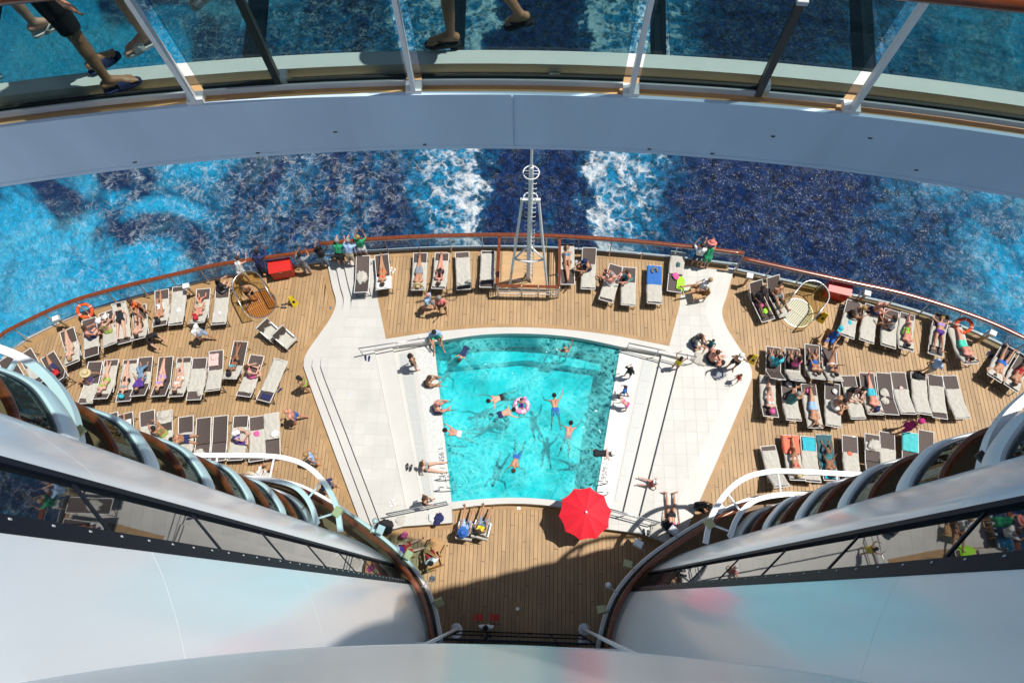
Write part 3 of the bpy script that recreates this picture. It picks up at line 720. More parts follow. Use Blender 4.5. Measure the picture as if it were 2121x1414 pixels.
# ------------------------------------------------------------------ the bulwark under the camera
BULW = mat('bulwark_paint', (.80, .80, .83), .34, nscale=1.2, namt=.06, coat=.9, coatr=.24, bump=.35, bscale=220)
pts = [(-5.6, -1.35), (-4.2, -.86), (-3.05, -.58), (-1.5, -.37), (-.05, -.30), (1.4, -.36), (2.6, -.50), (4.2, -.92), (5.6, -1.4)]
bw = MB(); P = spline(pts, 6)
bw.ribbon(P, 23.0, 26.9, .12, side=-.06)
o = bw.build('bulwark', BULW, smooth=True, sharp=40); tag(o, 'curved glossy white bulwark right below the camera', 'wall')
MB().tube([(p[0], p[1] - .06, 26.95) for p in P], .06, 8, flat=(1.4, .6)).build('cap_rail', MAHOG, o, smooth=True)
struct('upper_deck', MB().prism(P[6:-6] + [(4.2, -8), (-4.2, -8)], 22.9, 22.99), WHITE)

# ------------------------------------------------------------------ the glass footbridge
ZF = 23.9
def bridge_arc(y0, half=6.4, n=41): return [(x, y0 - x * x / 41.0) for x in np.linspace(-half, half, n)]
br = empty('footbridge', (0, 3.6, 23.2))
FASC = mat('bridge_paint', (.60, .74, .90), .45, nscale=2.2, namt=.10, coat=.2, coatr=.3, bump=.08, bscale=7, stretch=(1, 1, .3), world=True)
B = lambda mb, n, m, **k: mb.build(n, m, br, world=True, **k)
B(MB().ribbon(bridge_arc(3.56), 23.18, 23.82, .03, side=.015), 'fascia', FASC, smooth=True, sharp=40)
for x in (-5.1, -.16, 4.7): B(MB().box((x, 3.558 - x * x / 41, 23.5), (.012, .012, .62), -x / 20.5), 'weld_seam', FASC)
for x, z in ((-3.3, 23.24), (-2.3, 23.21), (.98, 23.22), (1.5, 23.22), (2.6, 23.6), (3.1, 23.3), (-.9, 23.22), (1.9, 23.5), (-1.6, 23.42)): B(MB().box((x, 3.556 - x * x / 41, z), (.03, .008, .008), -x / 20.5), 'chip', DARKMETAL)
B(MB().ribbon(bridge_arc(3.56), 23.16, 23.20, .06, side=.026), 'lower_lip', FASC)
B(MB().ribbon(bridge_arc(3.70), 23.66, 23.775, .205), 'gutter', TAN)
B(MB().ribbon(bridge_arc(3.875), 23.72, 23.87, .13), 'curb', mat('curb_paint', (.70, .71, .69), .5, nscale=5, namt=.06))
for a, b in ((-6.3, -4.55), (-4.5, -2.32), (-2.28, -.66), (-.60, .98), (1.04, 2.62), (2.68, 4.6), (4.66, 6.3)):
    xs = np.linspace(a, b, 8); lo = [(x, 3.945 - x * x / 41) for x in xs]; hi = [(x, 5.35 - x * x / 41) for x in xs][::-1]
    B(MB().prism(lo + hi, 23.86, 23.90), 'floor_pane', GLASST)
for x in (-4.52, -2.30, -.63, 1.01, 2.65, 4.63):
    y = 4.6 - x * x / 41; B(MB().box((x, y, 23.68), (.09, 1.35, .2), -x / 25), 'floor_beam', DARKFRAME)
B(MB().ribbon(bridge_arc(5.40), 23.7, 23.95, .08), 'far_curb', WHITE)
B(MB().tube([(x, y, 24.875) for x, y in bridge_arc(3.60)], .055, 10), 'handrail', MAHOG, smooth=True)
B(MB().tube([(x, y, 24.87) for x, y in bridge_arc(5.40)], .05, 8), 'handrail', MAHOG, smooth=True)
POSTX = [-4.25, -2.55, -.93, .78, 2.42, 4.1]
PX = [g(px, py, 23.85)[0] for px, py in ((400, 215), (855, 195), (1308, 203), (1768, 236))]
PX = [PX[0] - 1.72] + PX + [PX[-1] + 1.72]
for x in PX:
    y = 3.60 - x * x / 41
    B(MB().box((x, y, 24.31), (.035, .06, 1.08), -x / 22), 'post', WPAINT)
    B(MB().box((x, y + .02, 23.83), (.12, .10, .05), -x / 22), 'post_shoe', WPAINT)
for a, b in zip(PX, PX[1:]):
    xs = np.linspace(a + .06, b - .06, 6); q = [(x, 3.675 - x * x / 41) for x in xs]
    B(MB().ribbon(q, 23.865, 24.80, .012), 'balustrade_pane', glass('bridge_glass', (.38, .50, .49), ior=1.35))
    B(MB().ribbon(q, 23.81, 23.862, .035), 'pane_channel', LGREY)
    B(MB().ribbon(q, 23.862, 23.885, .024, side=.014), 'gasket', BLACK)
for px, py in ((578, 172), (1572, 190)):
    x, y = g(px, py, 23.85); B(MB().box((x, y, 24.25), (.05, .055, .86), -x / 22), 'stanchion', DARKMETAL)
    B(MB().box((x, y, 24.69), (.07, .075, .03), -x / 22), 'stanchion_cap', LGREY)
    B(MB().box((x + .04, y + .03, 23.86), (.06, .10, .10), -x / 22), 'stanchion_bracket', STEEL)
x, y = g(1148, 160, 23.78); B(MB().lathe([(.05, .0), (.05, .012), (.035, .014), (.034, .004), (.0, .004)], (x, y, 23.776), 18), 'drain', STEEL)
tag(br, 'curved footbridge with grey fascia, glass floor and glass balustrade', 'bridge')
# ------------------------------------------------------------------ sun loungers
LW, LL, LSEAT, LHINGE = .61, 1.92, .39, 1.12
def lounger_meshes(a):
    """frame and sling of a lounger; foot at y=0, head at y=LL; a = backrest angle"""
    w = LW / 2; ca, sa = math.cos(a), math.sin(a); bl = LL - LHINGE
    fr = MB()
    for s_ in (-1, 1): fr.tube([(s_ * w, 0, LSEAT), (s_ * w, LHINGE + .32, LSEAT)], .015, 6)
    fr.tube([(-w, 0, LSEAT), (w, 0, LSEAT)], .015, 6).tube([(-w, LHINGE + .32, LSEAT - .03), (w, LHINGE + .32, LSEAT - .03)], .018, 6)
    bk = MB(); P = lambda s_, d: (s_ * w, LHINGE + d * ca, LSEAT + .004 + d * sa)
    for s_ in (-1, 1): bk.tube([P(s_, .02), P(s_, bl)], .015, 6)
    bk.tube([P(-1, bl), P(1, bl)], .015, 6)
    st = MB()
    if a > .1:
        for s_ in (-1, 1): st.tube([P(s_ * .9, .42), (s_ * w * .9, LHINGE + .30, LSEAT)], .012, 5)
    sl1 = MB(); nseg = 4
    def sheet(mb, pts):
        vs = []
        for (y, z) in pts:
            for x, dz in ((-w + .02, 0), (-w * .5, -.012), (0, -.016), (w * .5, -.012), (w - .02, 0)): vs.append((x, y, z + dz))
        for (y, z) in pts:
            for x, dz in ((-w + .02, 0), (-w * .5, -.012), (0, -.016), (w * .5, -.012), (w - .02, 0)): vs.append((x, y, z + dz - .008))
        n = len(pts); fs = []
        for i in range(n - 1):
            for k in range(4):
                q = (i * 5 + k, i * 5 + k + 1, (i + 1) * 5 + k + 1, (i + 1) * 5 + k); fs.append(q); fs.append(tuple(5 * n + j for j in reversed(q)))
        mb.add(vs, fs)
    sheet(sl1, [(y, LSEAT + .012) for y in np.linspace(.02, LHINGE - .01, 5)])
    sl2 = MB(); sheet(sl2, [(LHINGE + d * ca, LSEAT + .016 + d * sa) for d in np.linspace(.02, bl - .02, 4)])
    legs = []
    for s_ in (-1, 1):
        legs.append(MB().tube([(s_ * w, .30, LSEAT), (s_ * (w + .01), .22, 0)], .018, 6))
        legs.append(MB().tube([P(s_, .52), (s_ * (w + .015), LHINGE + .70 * ca + .04, 0)], .018, 6))
    legs.append(MB().tube([(-w - .01, LHINGE + .70 * ca + .03, .06), (w + .01, LHINGE + .70 * ca + .03, .06)], .012, 5))
    return fr, bk, st, sl1, sl2, legs
_LC = {}
def back_profile(a, s_):
    if s_ <= LHINGE: return (s_, LSEAT + .016, 0.)
    d = s_ - LHINGE; return (LHINGE + d * math.cos(a), LSEAT + .02 + d * math.sin(a), a)
class Lounger: pass
ORD = ['first', 'second', 'third', 'fourth', 'fifth', 'sixth', 'seventh', 'eighth', 'ninth', 'tenth', 'eleventh', 'twelfth', 'thirteenth']
def lounger(fx, fy, hx, hy, deg, z0, where, label=None, scale=1.0):
    a = R(deg); key = deg
    zf = z0 + LSEAT; zh = z0 + LSEAT + (LL - LHINGE) * math.sin(a)
    A, B_ = Vector(g(fx, fy, zf)), Vector(g(hx, hy, zh)); d = (B_ - A).normalized(); rz = math.atan2(-d.x, d.y)
    L = Lounger(); L.a = a; L.z0 = z0; L.where = where
    ext = LHINGE + (LL - LHINGE) * math.cos(a)
    mid = (A + B_) / 2; A2 = mid - d * ext / 2
    t = empty('sun_lounger', (A2.x, A2.y, z0), rz); L.root = t; L.loc = A2; L.rz = rz; t['group'] = 'sun loungers on the stern decks'; t['category'] = 'sun lounger'
    t['label'] = label or f'brown sling sun lounger, {where}'
    if key not in _LC:
        fr, bk, st, s1, s2, legs = lounger_meshes(a); c = []
        c.append(('frame', fr.build('frame', WPAINT, t).data)); c.append(('backrest_frame', bk.build('backrest_frame', WPAINT, t).data))
        if st.v: c.append(('backrest_strut', st.build('backrest_strut', STEEL, t).data))
        c.append(('seat_sling', s1.build('seat_sling', SLING, t, smooth=True).data)); c.append(('backrest_sling', s2.build('backrest_sling', SLING, t, smooth=True).data))
        for l in legs[:4]: c.append(('leg', l.build('leg', DARKMETAL, t).data))
        c.append(('stretcher', legs[4].build('stretcher', DARKMETAL, t).data))
        _LC[key] = c
    else:
        for n_, me in _LC[key]: link(n_, me, t)
    return L
def on_lounger(L, x, y, z):
    v = rot2((x, y), L.rz); return (L.loc.x + v[0], L.loc.y + v[1], L.z0 + z)
# towels
TC = {'beige': (.52, .50, .445), 'white': (.70, .70, .69), 'blue': (.04, .16, .48), 'turq': (.04, .46, .58), 'coral': (.80, .20, .12), 'pink': (.72, .50, .47), 'lime': (.40, .85, .05),
      'navy': (.02, .025, .10), 'teal': (.08, .50, .52), 'grey': (.30, .32, .36), 'hotpink': (.75, .12, .35), 'black': (.02, .02, .025), 'darkteal': (.05, .13, .15)}
def tmat(c): return mat('towel_' + c, TC[c], .95, nscale=9, namt=.10, bump=.35, bscale=90)
_seed = [0]
def towel(L, s0, s1, color='beige', w=.66, dx=0., skew=0., label=None):
    _seed[0] += 1; sd = _seed[0] * 7.31; n, m = max(8, int((s1 - s0) / .05)), 14; vs = []
    for i in range(n + 1):
        u = i / n
        for j in range(m + 1):
            v = j / m; s_ = s0 + (s1 - s0) * u + skew * (v - .5) + .02 * noise.noise((v * 3, sd, 0))
            s_ = min(max(s_, .01), LL + .06); wob = .02 * noise.noise((u * 4, sd, 5 + (v > .5)))
            x = (v - .5) * w + dx + wob; y, z, a = back_profile(L.a, min(s_, LL)); h = .022
            wr = 1 - abs(noise.noise((x * 6 + sd + s_ * 1.5, s_ * 2.0, 1.))) * 2.2; w2 = noise.noise((x * 13 + s_ * 5, s_ * 6 + sd, 2.))
            h += max(wr, 0) ** 2 * .030 + abs(w2) * .022
            drop = max(0, abs(x) - LW / 2 - .005)
            if s_ > LL: z -= (s_ - LL) * 1.5
            h -= drop * 2.2
            vs.append((x, y - math.sin(a) * h, z + math.cos(a) * h))
    fs = [(i * (m + 1) + j, i * (m + 1) + j + 1, (i + 1) * (m + 1) + j + 1, (i + 1) * (m + 1) + j) for i in range(n) for j in range(m)]
    # underside
    k = len(vs); vs += [(p[0], p[1], p[2] - .012) for p in vs]; fs += [tuple(q + k for q in reversed(f)) for f in fs]
    edge = [(0, j, j + 1) for j in range(m)]
    rim_ = [i * (m + 1) for i in range(n + 1)] + [n * (m + 1) + j for j in range(1, m + 1)] + [(n - i) * (m + 1) + m for i in range(1, n + 1)] + [m - j for j in range(1, m)]
    fs += [(rim_[i], rim_[(i + 1) % len(rim_)], rim_[(i + 1) % len(rim_)] + k, rim_[i] + k) for i in range(len(rim_))]
    mb = MB(); mb.add(vs, fs); o = mb.build('towel', tmat(color), smooth=True, sharp=80)
    o.location = (L.loc.x, L.loc.y, L.z0); o.rotation_euler.z = L.rz
    tag(o, label or f'{color} towel {"over the foot end of" if s1 < .85 else "spread on"} lounger {L.where}', 'towel', 'towels on the loungers'); return o
def crumple(x, y, z, color, r, label, h=.35, name='crumpled_towel', cat='towel'):
    _seed[0] += 1; sd = _seed[0] * 3.7; bm = bmesh.new(); bmesh.ops.create_icosphere(bm, subdivisions=4, radius=1)
    for v in bm.verts:
        p = v.co.copy(); k = 1 + .30 * noise.noise((p.x * 1.6 + sd, p.y * 1.6, p.z)) + .22 * noise.noise((p.x * 4, p.y * 4 + sd, p.z * 3)) 
        v.co = Vector((p.x * r * k, p.y * r * .8 * k, max(p.z, -.25) * r * h * (k + .25 * noise.noise((p.x * 6 + sd, p.y * 6, 0))) + .25 * r * h))
    zmin = min(v.co.z for v in bm.verts)
    for v in bm.verts: v.co.z -= zmin
    me = bpy.data.meshes.new(name); bm.to_mesh(me); bm.free(); me.materials.append(tmat(color) if color in TC else color)
    me.polygons.foreach_set('use_smooth', [True] * len(me.polygons)); o = link(name, me); o.location = (x, y, z); o.rotation_euler.z = sd
    return tag(o, label, cat)

LOUNGERS = {}
def row(prefix, wherefmt, items, z0):
    for i, it in enumerate(items):
        L = lounger(*it[:4], it[4], z0, wherefmt % ORD[i]); LOUNGERS[f'{prefix}{i + 1}'] = L
        for tw in it[5:]: towel(L, *tw)
FULL = (.45, 1.85); LOW = (.75, 1.86); MIDT = (.35, 1.45)
row('A', '%s from left, left rail row', [
    (12, 745, 44, 803, 8), (47, 723, 86, 800, 15, (.8, 1.6)), (98, 735, 118, 790, 40), (137, 678, 151, 758, 22, LOW), (184, 661, 189, 737, 12, (.6, 1.5)),
    (219, 647, 226, 714, 25, (.7, 1.9)), (257, 711, 245, 626, 14, (.2, 1.85)), (288, 636, 285, 699, 30, LOW), (335, 600, 330, 675, 20, (.5, 1.7)),
    (372, 590, 363, 676, 10, (.25, 1.86)), (422, 595, 407, 672, 30, (.55, 1.9)), (462, 588, 452, 676, 10, (.6, 1.86))], 0)
row('B', '%s from left, middle left row', [
    (198, 749, 176, 835, 12, (1.0, 1.7, 'beige', .7, -.1)), (231, 746, 207, 824, 26, (.3, 1.7)), (271, 740, 254, 836, 12, (.2, 1.4)), (302, 739, 284, 820, 26, (.7, 1.3)),
    (344, 741, 327, 818, 24), (382, 739, 363, 822, 26, (.25, 1.8)), (415, 737, 400, 832, 10, (.5, 1.55, 'beige', .7)), (448, 725, 440, 810, 18, (.9, 1.88), (.15, .7, 'pink', .42, .08)),
    (499, 708, 475, 783, 30, (1.1, 1.92)), (533, 736, 504, 820, 14, (.85, 1.75)), (582, 745, 545, 830, 8, (.05, 1.5), (1.6, 1.85, 'navy', .4, -.05))], 0)
row('C', '%s from left, lower left row', [
    (229, 861, 226, 935, 25), (260, 861, 256, 935, 25, (.3, 1.3, 'white', .5)), (305, 856, 302, 935, 14, (.65, 1.8)), (341, 856, 338, 935, 14, (.05, .55, 'beige', .6), (.9, 1.8)),
    (385, 870, 380, 945, 14, (.7, 1.8)), (422, 874, 417, 948, 8), (457, 867, 451, 948, 8), (499, 867, 487, 946, 14, (.5, 1.86, 'beige', .72)), (532, 870, 531, 946, 10, (.6, 1.8)),
    (562, 859, 565, 946, 4, (.02, 1.1, 'beige', .68))], 0)
row('M', '%s from left on raised aft deck', [
    (752, 535, 748, 600, 16), (790, 526, 794, 600, 24, (1.1, 1.95, 'white', .72)), (871, 519, 866, 606, 12, (.5, 1.9, 'beige', .68)), (916, 522, 908, 600, 20, (.4, 1.85)),
    (957, 518, 961, 604, 10, (.3, 1.75)), (1011, 519, 1008, 596, 16, (.15, 1.55)), (1176, 591, 1174, 503, 14, (.7, 1.8)), (1218, 600, 1221, 512, 25, (.05, 1.2)),
    (1277, 549, 1254, 624, 14, (.5, 1.8, 'beige', .64)), (1303, 554, 1301, 632, 12, (.75, 1.9, 'beige', .66)), (1355, 553, 1356, 626, 12, (.02, .95, 'blue', .66), (.95, 1.86, 'beige', .7)), (1396, 607, 1405, 519, 8, (.85, 1.88))], TOPD)
row('P', '%s from left, right rail row', [
    (1583, 646, 1574, 600, 42), (1618, 634, 1611, 592, 42, (.0, .7)), (1770, 622, 1753, 700, 16, (.7, 1.86)), (1808, 630, 1794, 710, 14, (.5, 1.88)), (1847, 644, 1840, 716, 16, (.5, 1.86)),
    (1880, 650, 1877, 724, 22, (.3, 1.8)), (1937, 736, 1952, 650, 14, (.4, 1.3)), (1976, 675, 2012, 752, 24, (.1, 1.86)), (2093, 716, 2057, 787, 18, (.8, 1.86)), (2128, 738, 2092, 806, 18, (.9, 1.86))], 0)
row('Q', '%s from left, short upper right row', [
    (1602, 727, 1612, 776, 50), (1641, 727, 1653, 782, 48, (1.0, 1.9)), (1682, 722, 1694, 776, 42, (1.0, 1.92)), (1716, 718, 1731, 784, 38, (1.0, 1.92))], 0)
row('V', '%s from left, long right row', [
    (1589, 781, 1597, 860, 24, (.02, 1.4)), (1633, 789, 1644, 866, 22, (.95, 1.88)), (1674, 795, 1689, 886, 10, (.5, 1.88)), (1724, 791, 1726, 886, 10, (.75, 1.88)), (1756, 778, 1778, 867, 12, (.5, 1.88)),
    (1795, 778, 1813, 852, 20, (1.0, 1.9)), (1830, 778, 1846, 852, 20), (1860, 776, 1881, 852, 20, (.75, 1.88)), (1902, 778, 1914, 852, 20, (.3, 1.88)), (1937, 775, 1947, 868, 10, (.5, 1.7)), (1966, 778, 1994, 866, 14, (.6, 1.9))], 0)
row('X', '%s from left, lowest right row', [
    (1594, 940, 1616, 990, 40, (.2, 1.9)), (1637, 908, 1652, 987, 22, (.0, .75, 'coral', .72), (.8, 1.86)), (1674, 911, 1684, 990, 18, (.05, .6, 'turq', .5), (.6, 1.86)), (1706, 907, 1722, 987, 16, (.02, 1.4, 'darkteal', .62), (1.2, 1.86, 'turq', .5)),
    (1760, 911, 1768, 988, 14, (.7, 1.7)), (1807, 908, 1813, 985, 12, (.35, .7)), (1837, 904, 1843, 980, 12, (.7, 1.7)), (1884, 904, 1890, 980, 12, (.02, .8, 'teal', .64)), (1918, 901, 1924, 976, 12)], 0)
# crumpled towels and cloths on the loungers
def crL(k, x, s_, color, r, label):
    L = LOUNGERS[k]; y, z, a = back_profile(L.a, s_); p = on_lounger(L, x, y, z + .03); crumple(*p, color, r, label)
crL('M1', .02, 1.1, 'beige', .30, 'beige towel thrown in a heap on the leftmost lounger of the raised aft deck')
crL('V7', .08, .9, 'beige', .20, 'beige towel crumpled on the otherwise bare lounger of the long right row')
crL('V7', .12, 1.25, 'beige', .17, 'small beige cloth crumpled near the head of a bare lounger, long right row')
crL('C6', .1, 1.5, 'beige', .2, 'beige cloth in a heap on the sixth lounger of the lower left row')
crL('C4', 0, .2, 'beige', .24, 'beige towel heaped on the foot of the fourth lounger, lower left row')
crL('A6', .02, .25, 'white', .16, 'white cloth thrown over the foot of the sixth lounger by the left rail')
crL('A10', -.05, 1.2, 'white', .13, 'white napkin lying on a towelled empty lounger by the left rail')
crL('A12', .0, 1.35, 'white', .10, 'small white cloth on the towelled lounger beside the left round well')
crL('C9', 0, .75, 'hotpink', .13, 'pink bundle on the ninth lounger of the lower left row')
crL('C10', -.1, .9, 'white', .18, 'white cloth lying on the rightmost lounger of the lower left row')
crL('X6', 0, .45, 'beige', .26, 'beige towel in a heap on a bare lounger, lowest right row')
crL('P3', -.02, 1.1, 'turq', .11, 'small turquoise cloth on the lounger below the person in striped swimwear')
crL('V4', -.08, .35, 'white', .12, 'white and black cloth on the fourth lounger of the long right row')
crL('V2', 0, .25, 'white', .13, 'pale bag on the foot of the second lounger, long right row')
crL('V9', 0, .15, 'black', .22, 'black garment over the foot of the ninth lounger, long right row')
crL('V8', .0, .7, 'pink', .09, 'small patterned pouch on the eighth lounger, long right row')
crL('V3', .03, .3, 'hotpink', .13, 'pink cloth between the legs of the person in pale blue trunks')
crL('M12', .05, 1.3, 'darkteal', .12, 'dark floral cap on the rightmost lounger of the aft deck')
crL('M12', .0, .72, 'hotpink', .17, 'pink bag on the rightmost lounger of the aft deck')
crL('X5', .05, .75, 'coral', .10, 'red hat beside a cap on the fifth lounger, lowest right row')
crL('P1', 0, .8, 'hotpink', .20, 'pink beach bag on the leftmost lounger by the right rail')
crL('P1', .1, .45, 'lime', .17, 'yellow green towel bundled on the leftmost lounger by the right rail')
crL('B8', .1, .3, 'pink', .13, 'pale pink cloth bunched on the eighth lounger, middle left row')
crL('B1', -.18, 1.75, 'beige', .18, 'beige towel end hanging off the leftmost lounger of the middle left row')
crL('B7', -.25, 1.62, 'beige', .15, 'beige towel end bunched at the head of the seventh lounger, middle left row')
x, y = g(1420, 598, 1.0)
L = LOUNGERS['M12']; o = towel(L, .15, .75, 'lime', .40, .28, label='bright lime green towel on the rightmost lounger of the aft deck')
# ------------------------------------------------------------------ people
def nv(v): v = np.array(v, float); return v / np.linalg.norm(v)
def capsule(p0, p1, r0, r1, n=10):
    p0, p1 = np.array(p0, float), np.array(p1, float); d = p1 - p0; L = np.linalg.norm(d); t = d / L if L > 1e-6 else np.array([0, 0, 1.])
    u = np.cross(t, [0, 0, 1.]) if abs(t[2]) < .9 else np.cross(t, [0, 1., 0]); u /= np.linalg.norm(u); w = np.cross(t, u)
    vs = [p0 - t * r0]; rings = []
    for an in (-60, -25): rings.append((p0 + t * r0 * math.sin(R(an)), r0 * math.cos(R(an))))
    for an in (25, 60): rings.append((p1 + t * r1 * math.sin(R(an)), r1 * math.cos(R(an))))
    for c, r in rings:
        for k in range(n): a = 2 * math.pi * k / n; vs.append(c + (u * math.cos(a) + w * math.sin(a)) * r)
    vs.append(p1 + t * r1); m = len(rings); fs = []
    for k in range(n): fs.append((0, 1 + (k + 1) % n, 1 + k))
    for i in range(m - 1):
        for k in range(n): fs.append((1 + i * n + k, 1 + i * n + (k + 1) % n, 1 + (i + 1) * n + (k + 1) % n, 1 + (i + 1) * n + k))
    e = 1 + m * n
    for k in range(n): fs.append((1 + (m - 1) * n + k, 1 + (m - 1) * n + (k + 1) % n, e))
    return vs, fs
def sym(**k):
    d = dict(tor=(0, 0, 1), fr=(0, 1, 0), a=(.2, 0, -1), f=(.1, .25, -1), t=(.08, 0, -1), s=(.02, -.04, -1), ft=(.2, 1, -.25)); d.update(k)
    for q in ('a', 'f', 't', 's', 'ft'):
        v = d[q]; d.setdefault(q + 'R', v); d.setdefault(q + 'L', (-v[0], v[1], v[2]))
    return d
def lying(deg, **k):
    """on the back, head towards +y, back raised by deg"""
    a = R(deg); b = dict(tor=(0, math.cos(a), math.sin(a)), fr=(0, -math.sin(a), math.cos(a)), a=(.35, -math.cos(a), -math.sin(a) + .08), f=(.0, -1, .1), t=(.13, -1, .06), s=(.06, -1, -.08), ft=(.25, -.45, .9)); b.update(k)
    return sym(**b)
POSES = {
    'stand': lambda q: sym(),
    'stand2': lambda q: sym(aL=(-.5, .2, -.8), fL=(.5, .7, .3), tL=(-.15, .1, -1)),
    'walk': lambda q: sym(tL=(-.05, .42, -1), sL=(0, .02, -1), tR=(.05, -.3, -1), sR=(0, -.6, -1), aR=(.22, .4, -1), fR=(0, .6, -.8), aL=(-.22, -.4, -1), fL=(-.05, -.05, -1), tor=(0, .1, 1)),
    'lean': lambda q: sym(tor=(0, .5, 1), fr=(0, 1, -.5), a=(.35, .75, -.55), f=(-.25, .9, .15), t=(.1, -.12, -1)),
    'photo': lambda q: sym(tor=(0, .15, 1), a=(.35, .8, -.25), f=(-.45, .5, .8)),
    'akimbo': lambda q: sym(a=(.75, -.15, -.7), f=(-.6, .45, -.6), t=(.14, 0, -1)),
    'hands_up': lambda q: sym(a=(.5, .5, .6), f=(-.35, .3, .9)),
    'bend': lambda q: sym(tor=(0, .9, .55), fr=(0, .5, -.9), a=(.15, .35, -.9), f=(0, .5, -.8), t=(.1, -.2, -1)),
    'sit_chair': lambda q: sym(tor=(0, -.25, 1), fr=(0, 1, .25), a=(.3, .25, -.9), f=(-.2, .9, .1), t=(.14, 1, .04), s=(.02, .12, -1), base='seat'),
    'sit_legs_out': lambda q: sym(tor=(0, -.35, 1), fr=(0, 1, .35), a=(.35, .15, -.9), f=(-.3, .9, .2), t=(.16, 1, .12), s=(.05, 1, -.2), ft=(.2, .5, .9), base='seat'),
    'ledge': lambda q: sym(tor=(0, -.15, 1), fr=(0, 1, .15), a=(.4, -.35, -.9), f=(.1, .1, -1), t=(.2, 1, .02), s=(.06, 1, -.25), ft=(.1, .6, .5), base='seat'),
    'ledge2': lambda q: sym(tor=(0, .25, 1), fr=(0, 1, -.25), a=(.3, .5, -.8), f=(-.3, .8, -.2), t=(.22, 1, .05), s=(.05, .55, -.8), base='seat'),
    'cross': lambda q: sym(tor=(0, .22, 1), fr=(0, 1, -.2), a=(.4, .45, -.8), f=(-.5, .8, -.1), t=(.75, .75, .12), s=(-.9, .35, -.16), ft=(-.5, .8, -.1), base='seat'),
    'knees': lambda q: sym(tor=(0, .12, 1), fr=(0, 1, -.1), a=(.25, .7, -.5), f=(-.3, .9, -.05), t=(.14, .78, .62), s=(.02, .55, -.85), ft=(.1, 1, -.1), base='seat'),
    'side': lambda q: sym(tor=(0, .3, 1), fr=(0, 1, -.3), a=(.3, .5, -.8), f=(-.35, .85, .1), t=(.18, 1, -.04), s=(.03, .15, -1), base='seat'),
    'side_back': lambda q: sym(tor=(.25, -.25, 1), fr=(0, 1, .2), aR=(.5, -.5, -.8), fR=(.2, -.3, -1), t=(.15, 1, -.02), s=(.03, .35, -1), base='seat'),
    'squat': lambda q: sym(tor=(0, .55, .85), fr=(0, .85, -.5), a=(.2, .75, -.6), f=(-.1, .7, -.6), t=(.3, .85, .15), s=(0, -.25, -1)),
    'supine': lambda q: lying(q),
    'supine_hands': lambda q: lying(q, a=(.85, .6, .25), f=(-.75, .62, .1)),
    'supine_knee': lambda q: lying(q, tL=(-.2, -.75, .72), sL=(.05, -.5, -.9), ftL=(-.1, -1, -.1)),
    'supine_knees': lambda q: lying(q, t=(.45, -.8, .55), s=(.1, -.6, -.75), ft=(.2, -1, -.05), f=(-.4, -.7, .3)),
    'supine_wide': lambda q: lying(q, t=(.26, -1, .08), s=(.16, -1, -.1), a=(.6, -.6, .0), f=(-.3, -.9, .2)),
    'supine_read': lambda q: lying(q, a=(.25, -.6, .55), f=(-.3, .1, 1.0)),
    'supine_up': lambda q: lying(q, tL=(-.15, -.75, .72), sL=(-.05, -.6, .75), tR=(.2, -.85, .5), sR=(.1, -.8, .4), a=(.3, -.5, .5), f=(-.4, .3, 1)),
    'prone': lambda q: sym(tor=(0, 1, .03), fr=(0, 0, -1), hd=(.1, 1, .1), a=(.8, .55, .02), f=(-.55, .85, .0), t=(.14, -1, .02), s=(.03, -1, .06), ft=(.15, -1, .1)),
    'prone_down': lambda q: sym(tor=(0, 1, .03), fr=(0, 0, -1), hd=(.1, 1, .1), a=(.5, -.85, .0), f=(-.1, -1, .05), t=(.12, -1, .02), s=(.03, -1, .06), ft=(.15, -1, .1)),
    'kneel': lambda q: sym(tor=(0, .75, .65), fr=(0, .65, -.75), a=(.2, .5, -.85), f=(0, .4, -.9), t=(.14, .2, -1), s=(.03, -1, -.06), ft=(.05, -1, -.1)),
    'swim': lambda q: sym(tor=(0, 1, .12), fr=(0, .12, -1), hd=(0, .75, .6), aR=(.6, .8, -.05), fR=(.25, .9, 0), aL=(-.9, .2, -.1), fL=(-.3, .9, -.1), t=(.2, -.9, -.5), s=(.1, -.8, -.6), ft=(.2, -1, -.2)),
    'crawl': lambda q: sym(tor=(0, 1, .1), fr=(0, .1, -1), hd=(0, .8, .5), aR=(.35, .9, .05), fR=(.05, 1, -.02), aL=(-.8, -.4, -.1), fL=(-.5, -.8, -.1), tL=(-.1, -1, -.35), sL=(-.1, -.8, -.6), tR=(.3, -1, -.4), sR=(.15, -.9, -.3), ft=(.2, -1, -.2)),
    'float': lambda q: sym(tor=(0, 1, .05), fr=(0, -.05, 1), a=(.8, .6, -.05), f=(-.5, .8, .1), t=(.2, -1, -.1), s=(.1, -1, -.2), ft=(.2, -.6, .7)),
    'tread': lambda q: sym(tor=(0, .12, 1), aR=(.6, .6, -.1), fR=(.3, .9, .2), aL=(-.7, .5, -.2), fL=(-.2, .9, .1), t=(.15, .2, -1), s=(.05, -.4, -.9)),
    'wave': lambda q: sym(tor=(.05, .1, 1), aR=(.3, .75, .5), fR=(.1, .6, .8), aL=(-.5, .4, -.6), fL=(.3, .8, 0), t=(.12, .1, -1)),
    'ring': lambda q: sym(tor=(0, -.5, 1), fr=(0, 1, .5), a=(.7, .5, .1), f=(.1, .9, .0), t=(.2, 1, .1), s=(.1, .7, -.6), base='seat'),
    'carry': lambda q: sym(a=(.3, .2, -.9), f=(.15, .95, .05), t=(.08, 0, -1)),
}
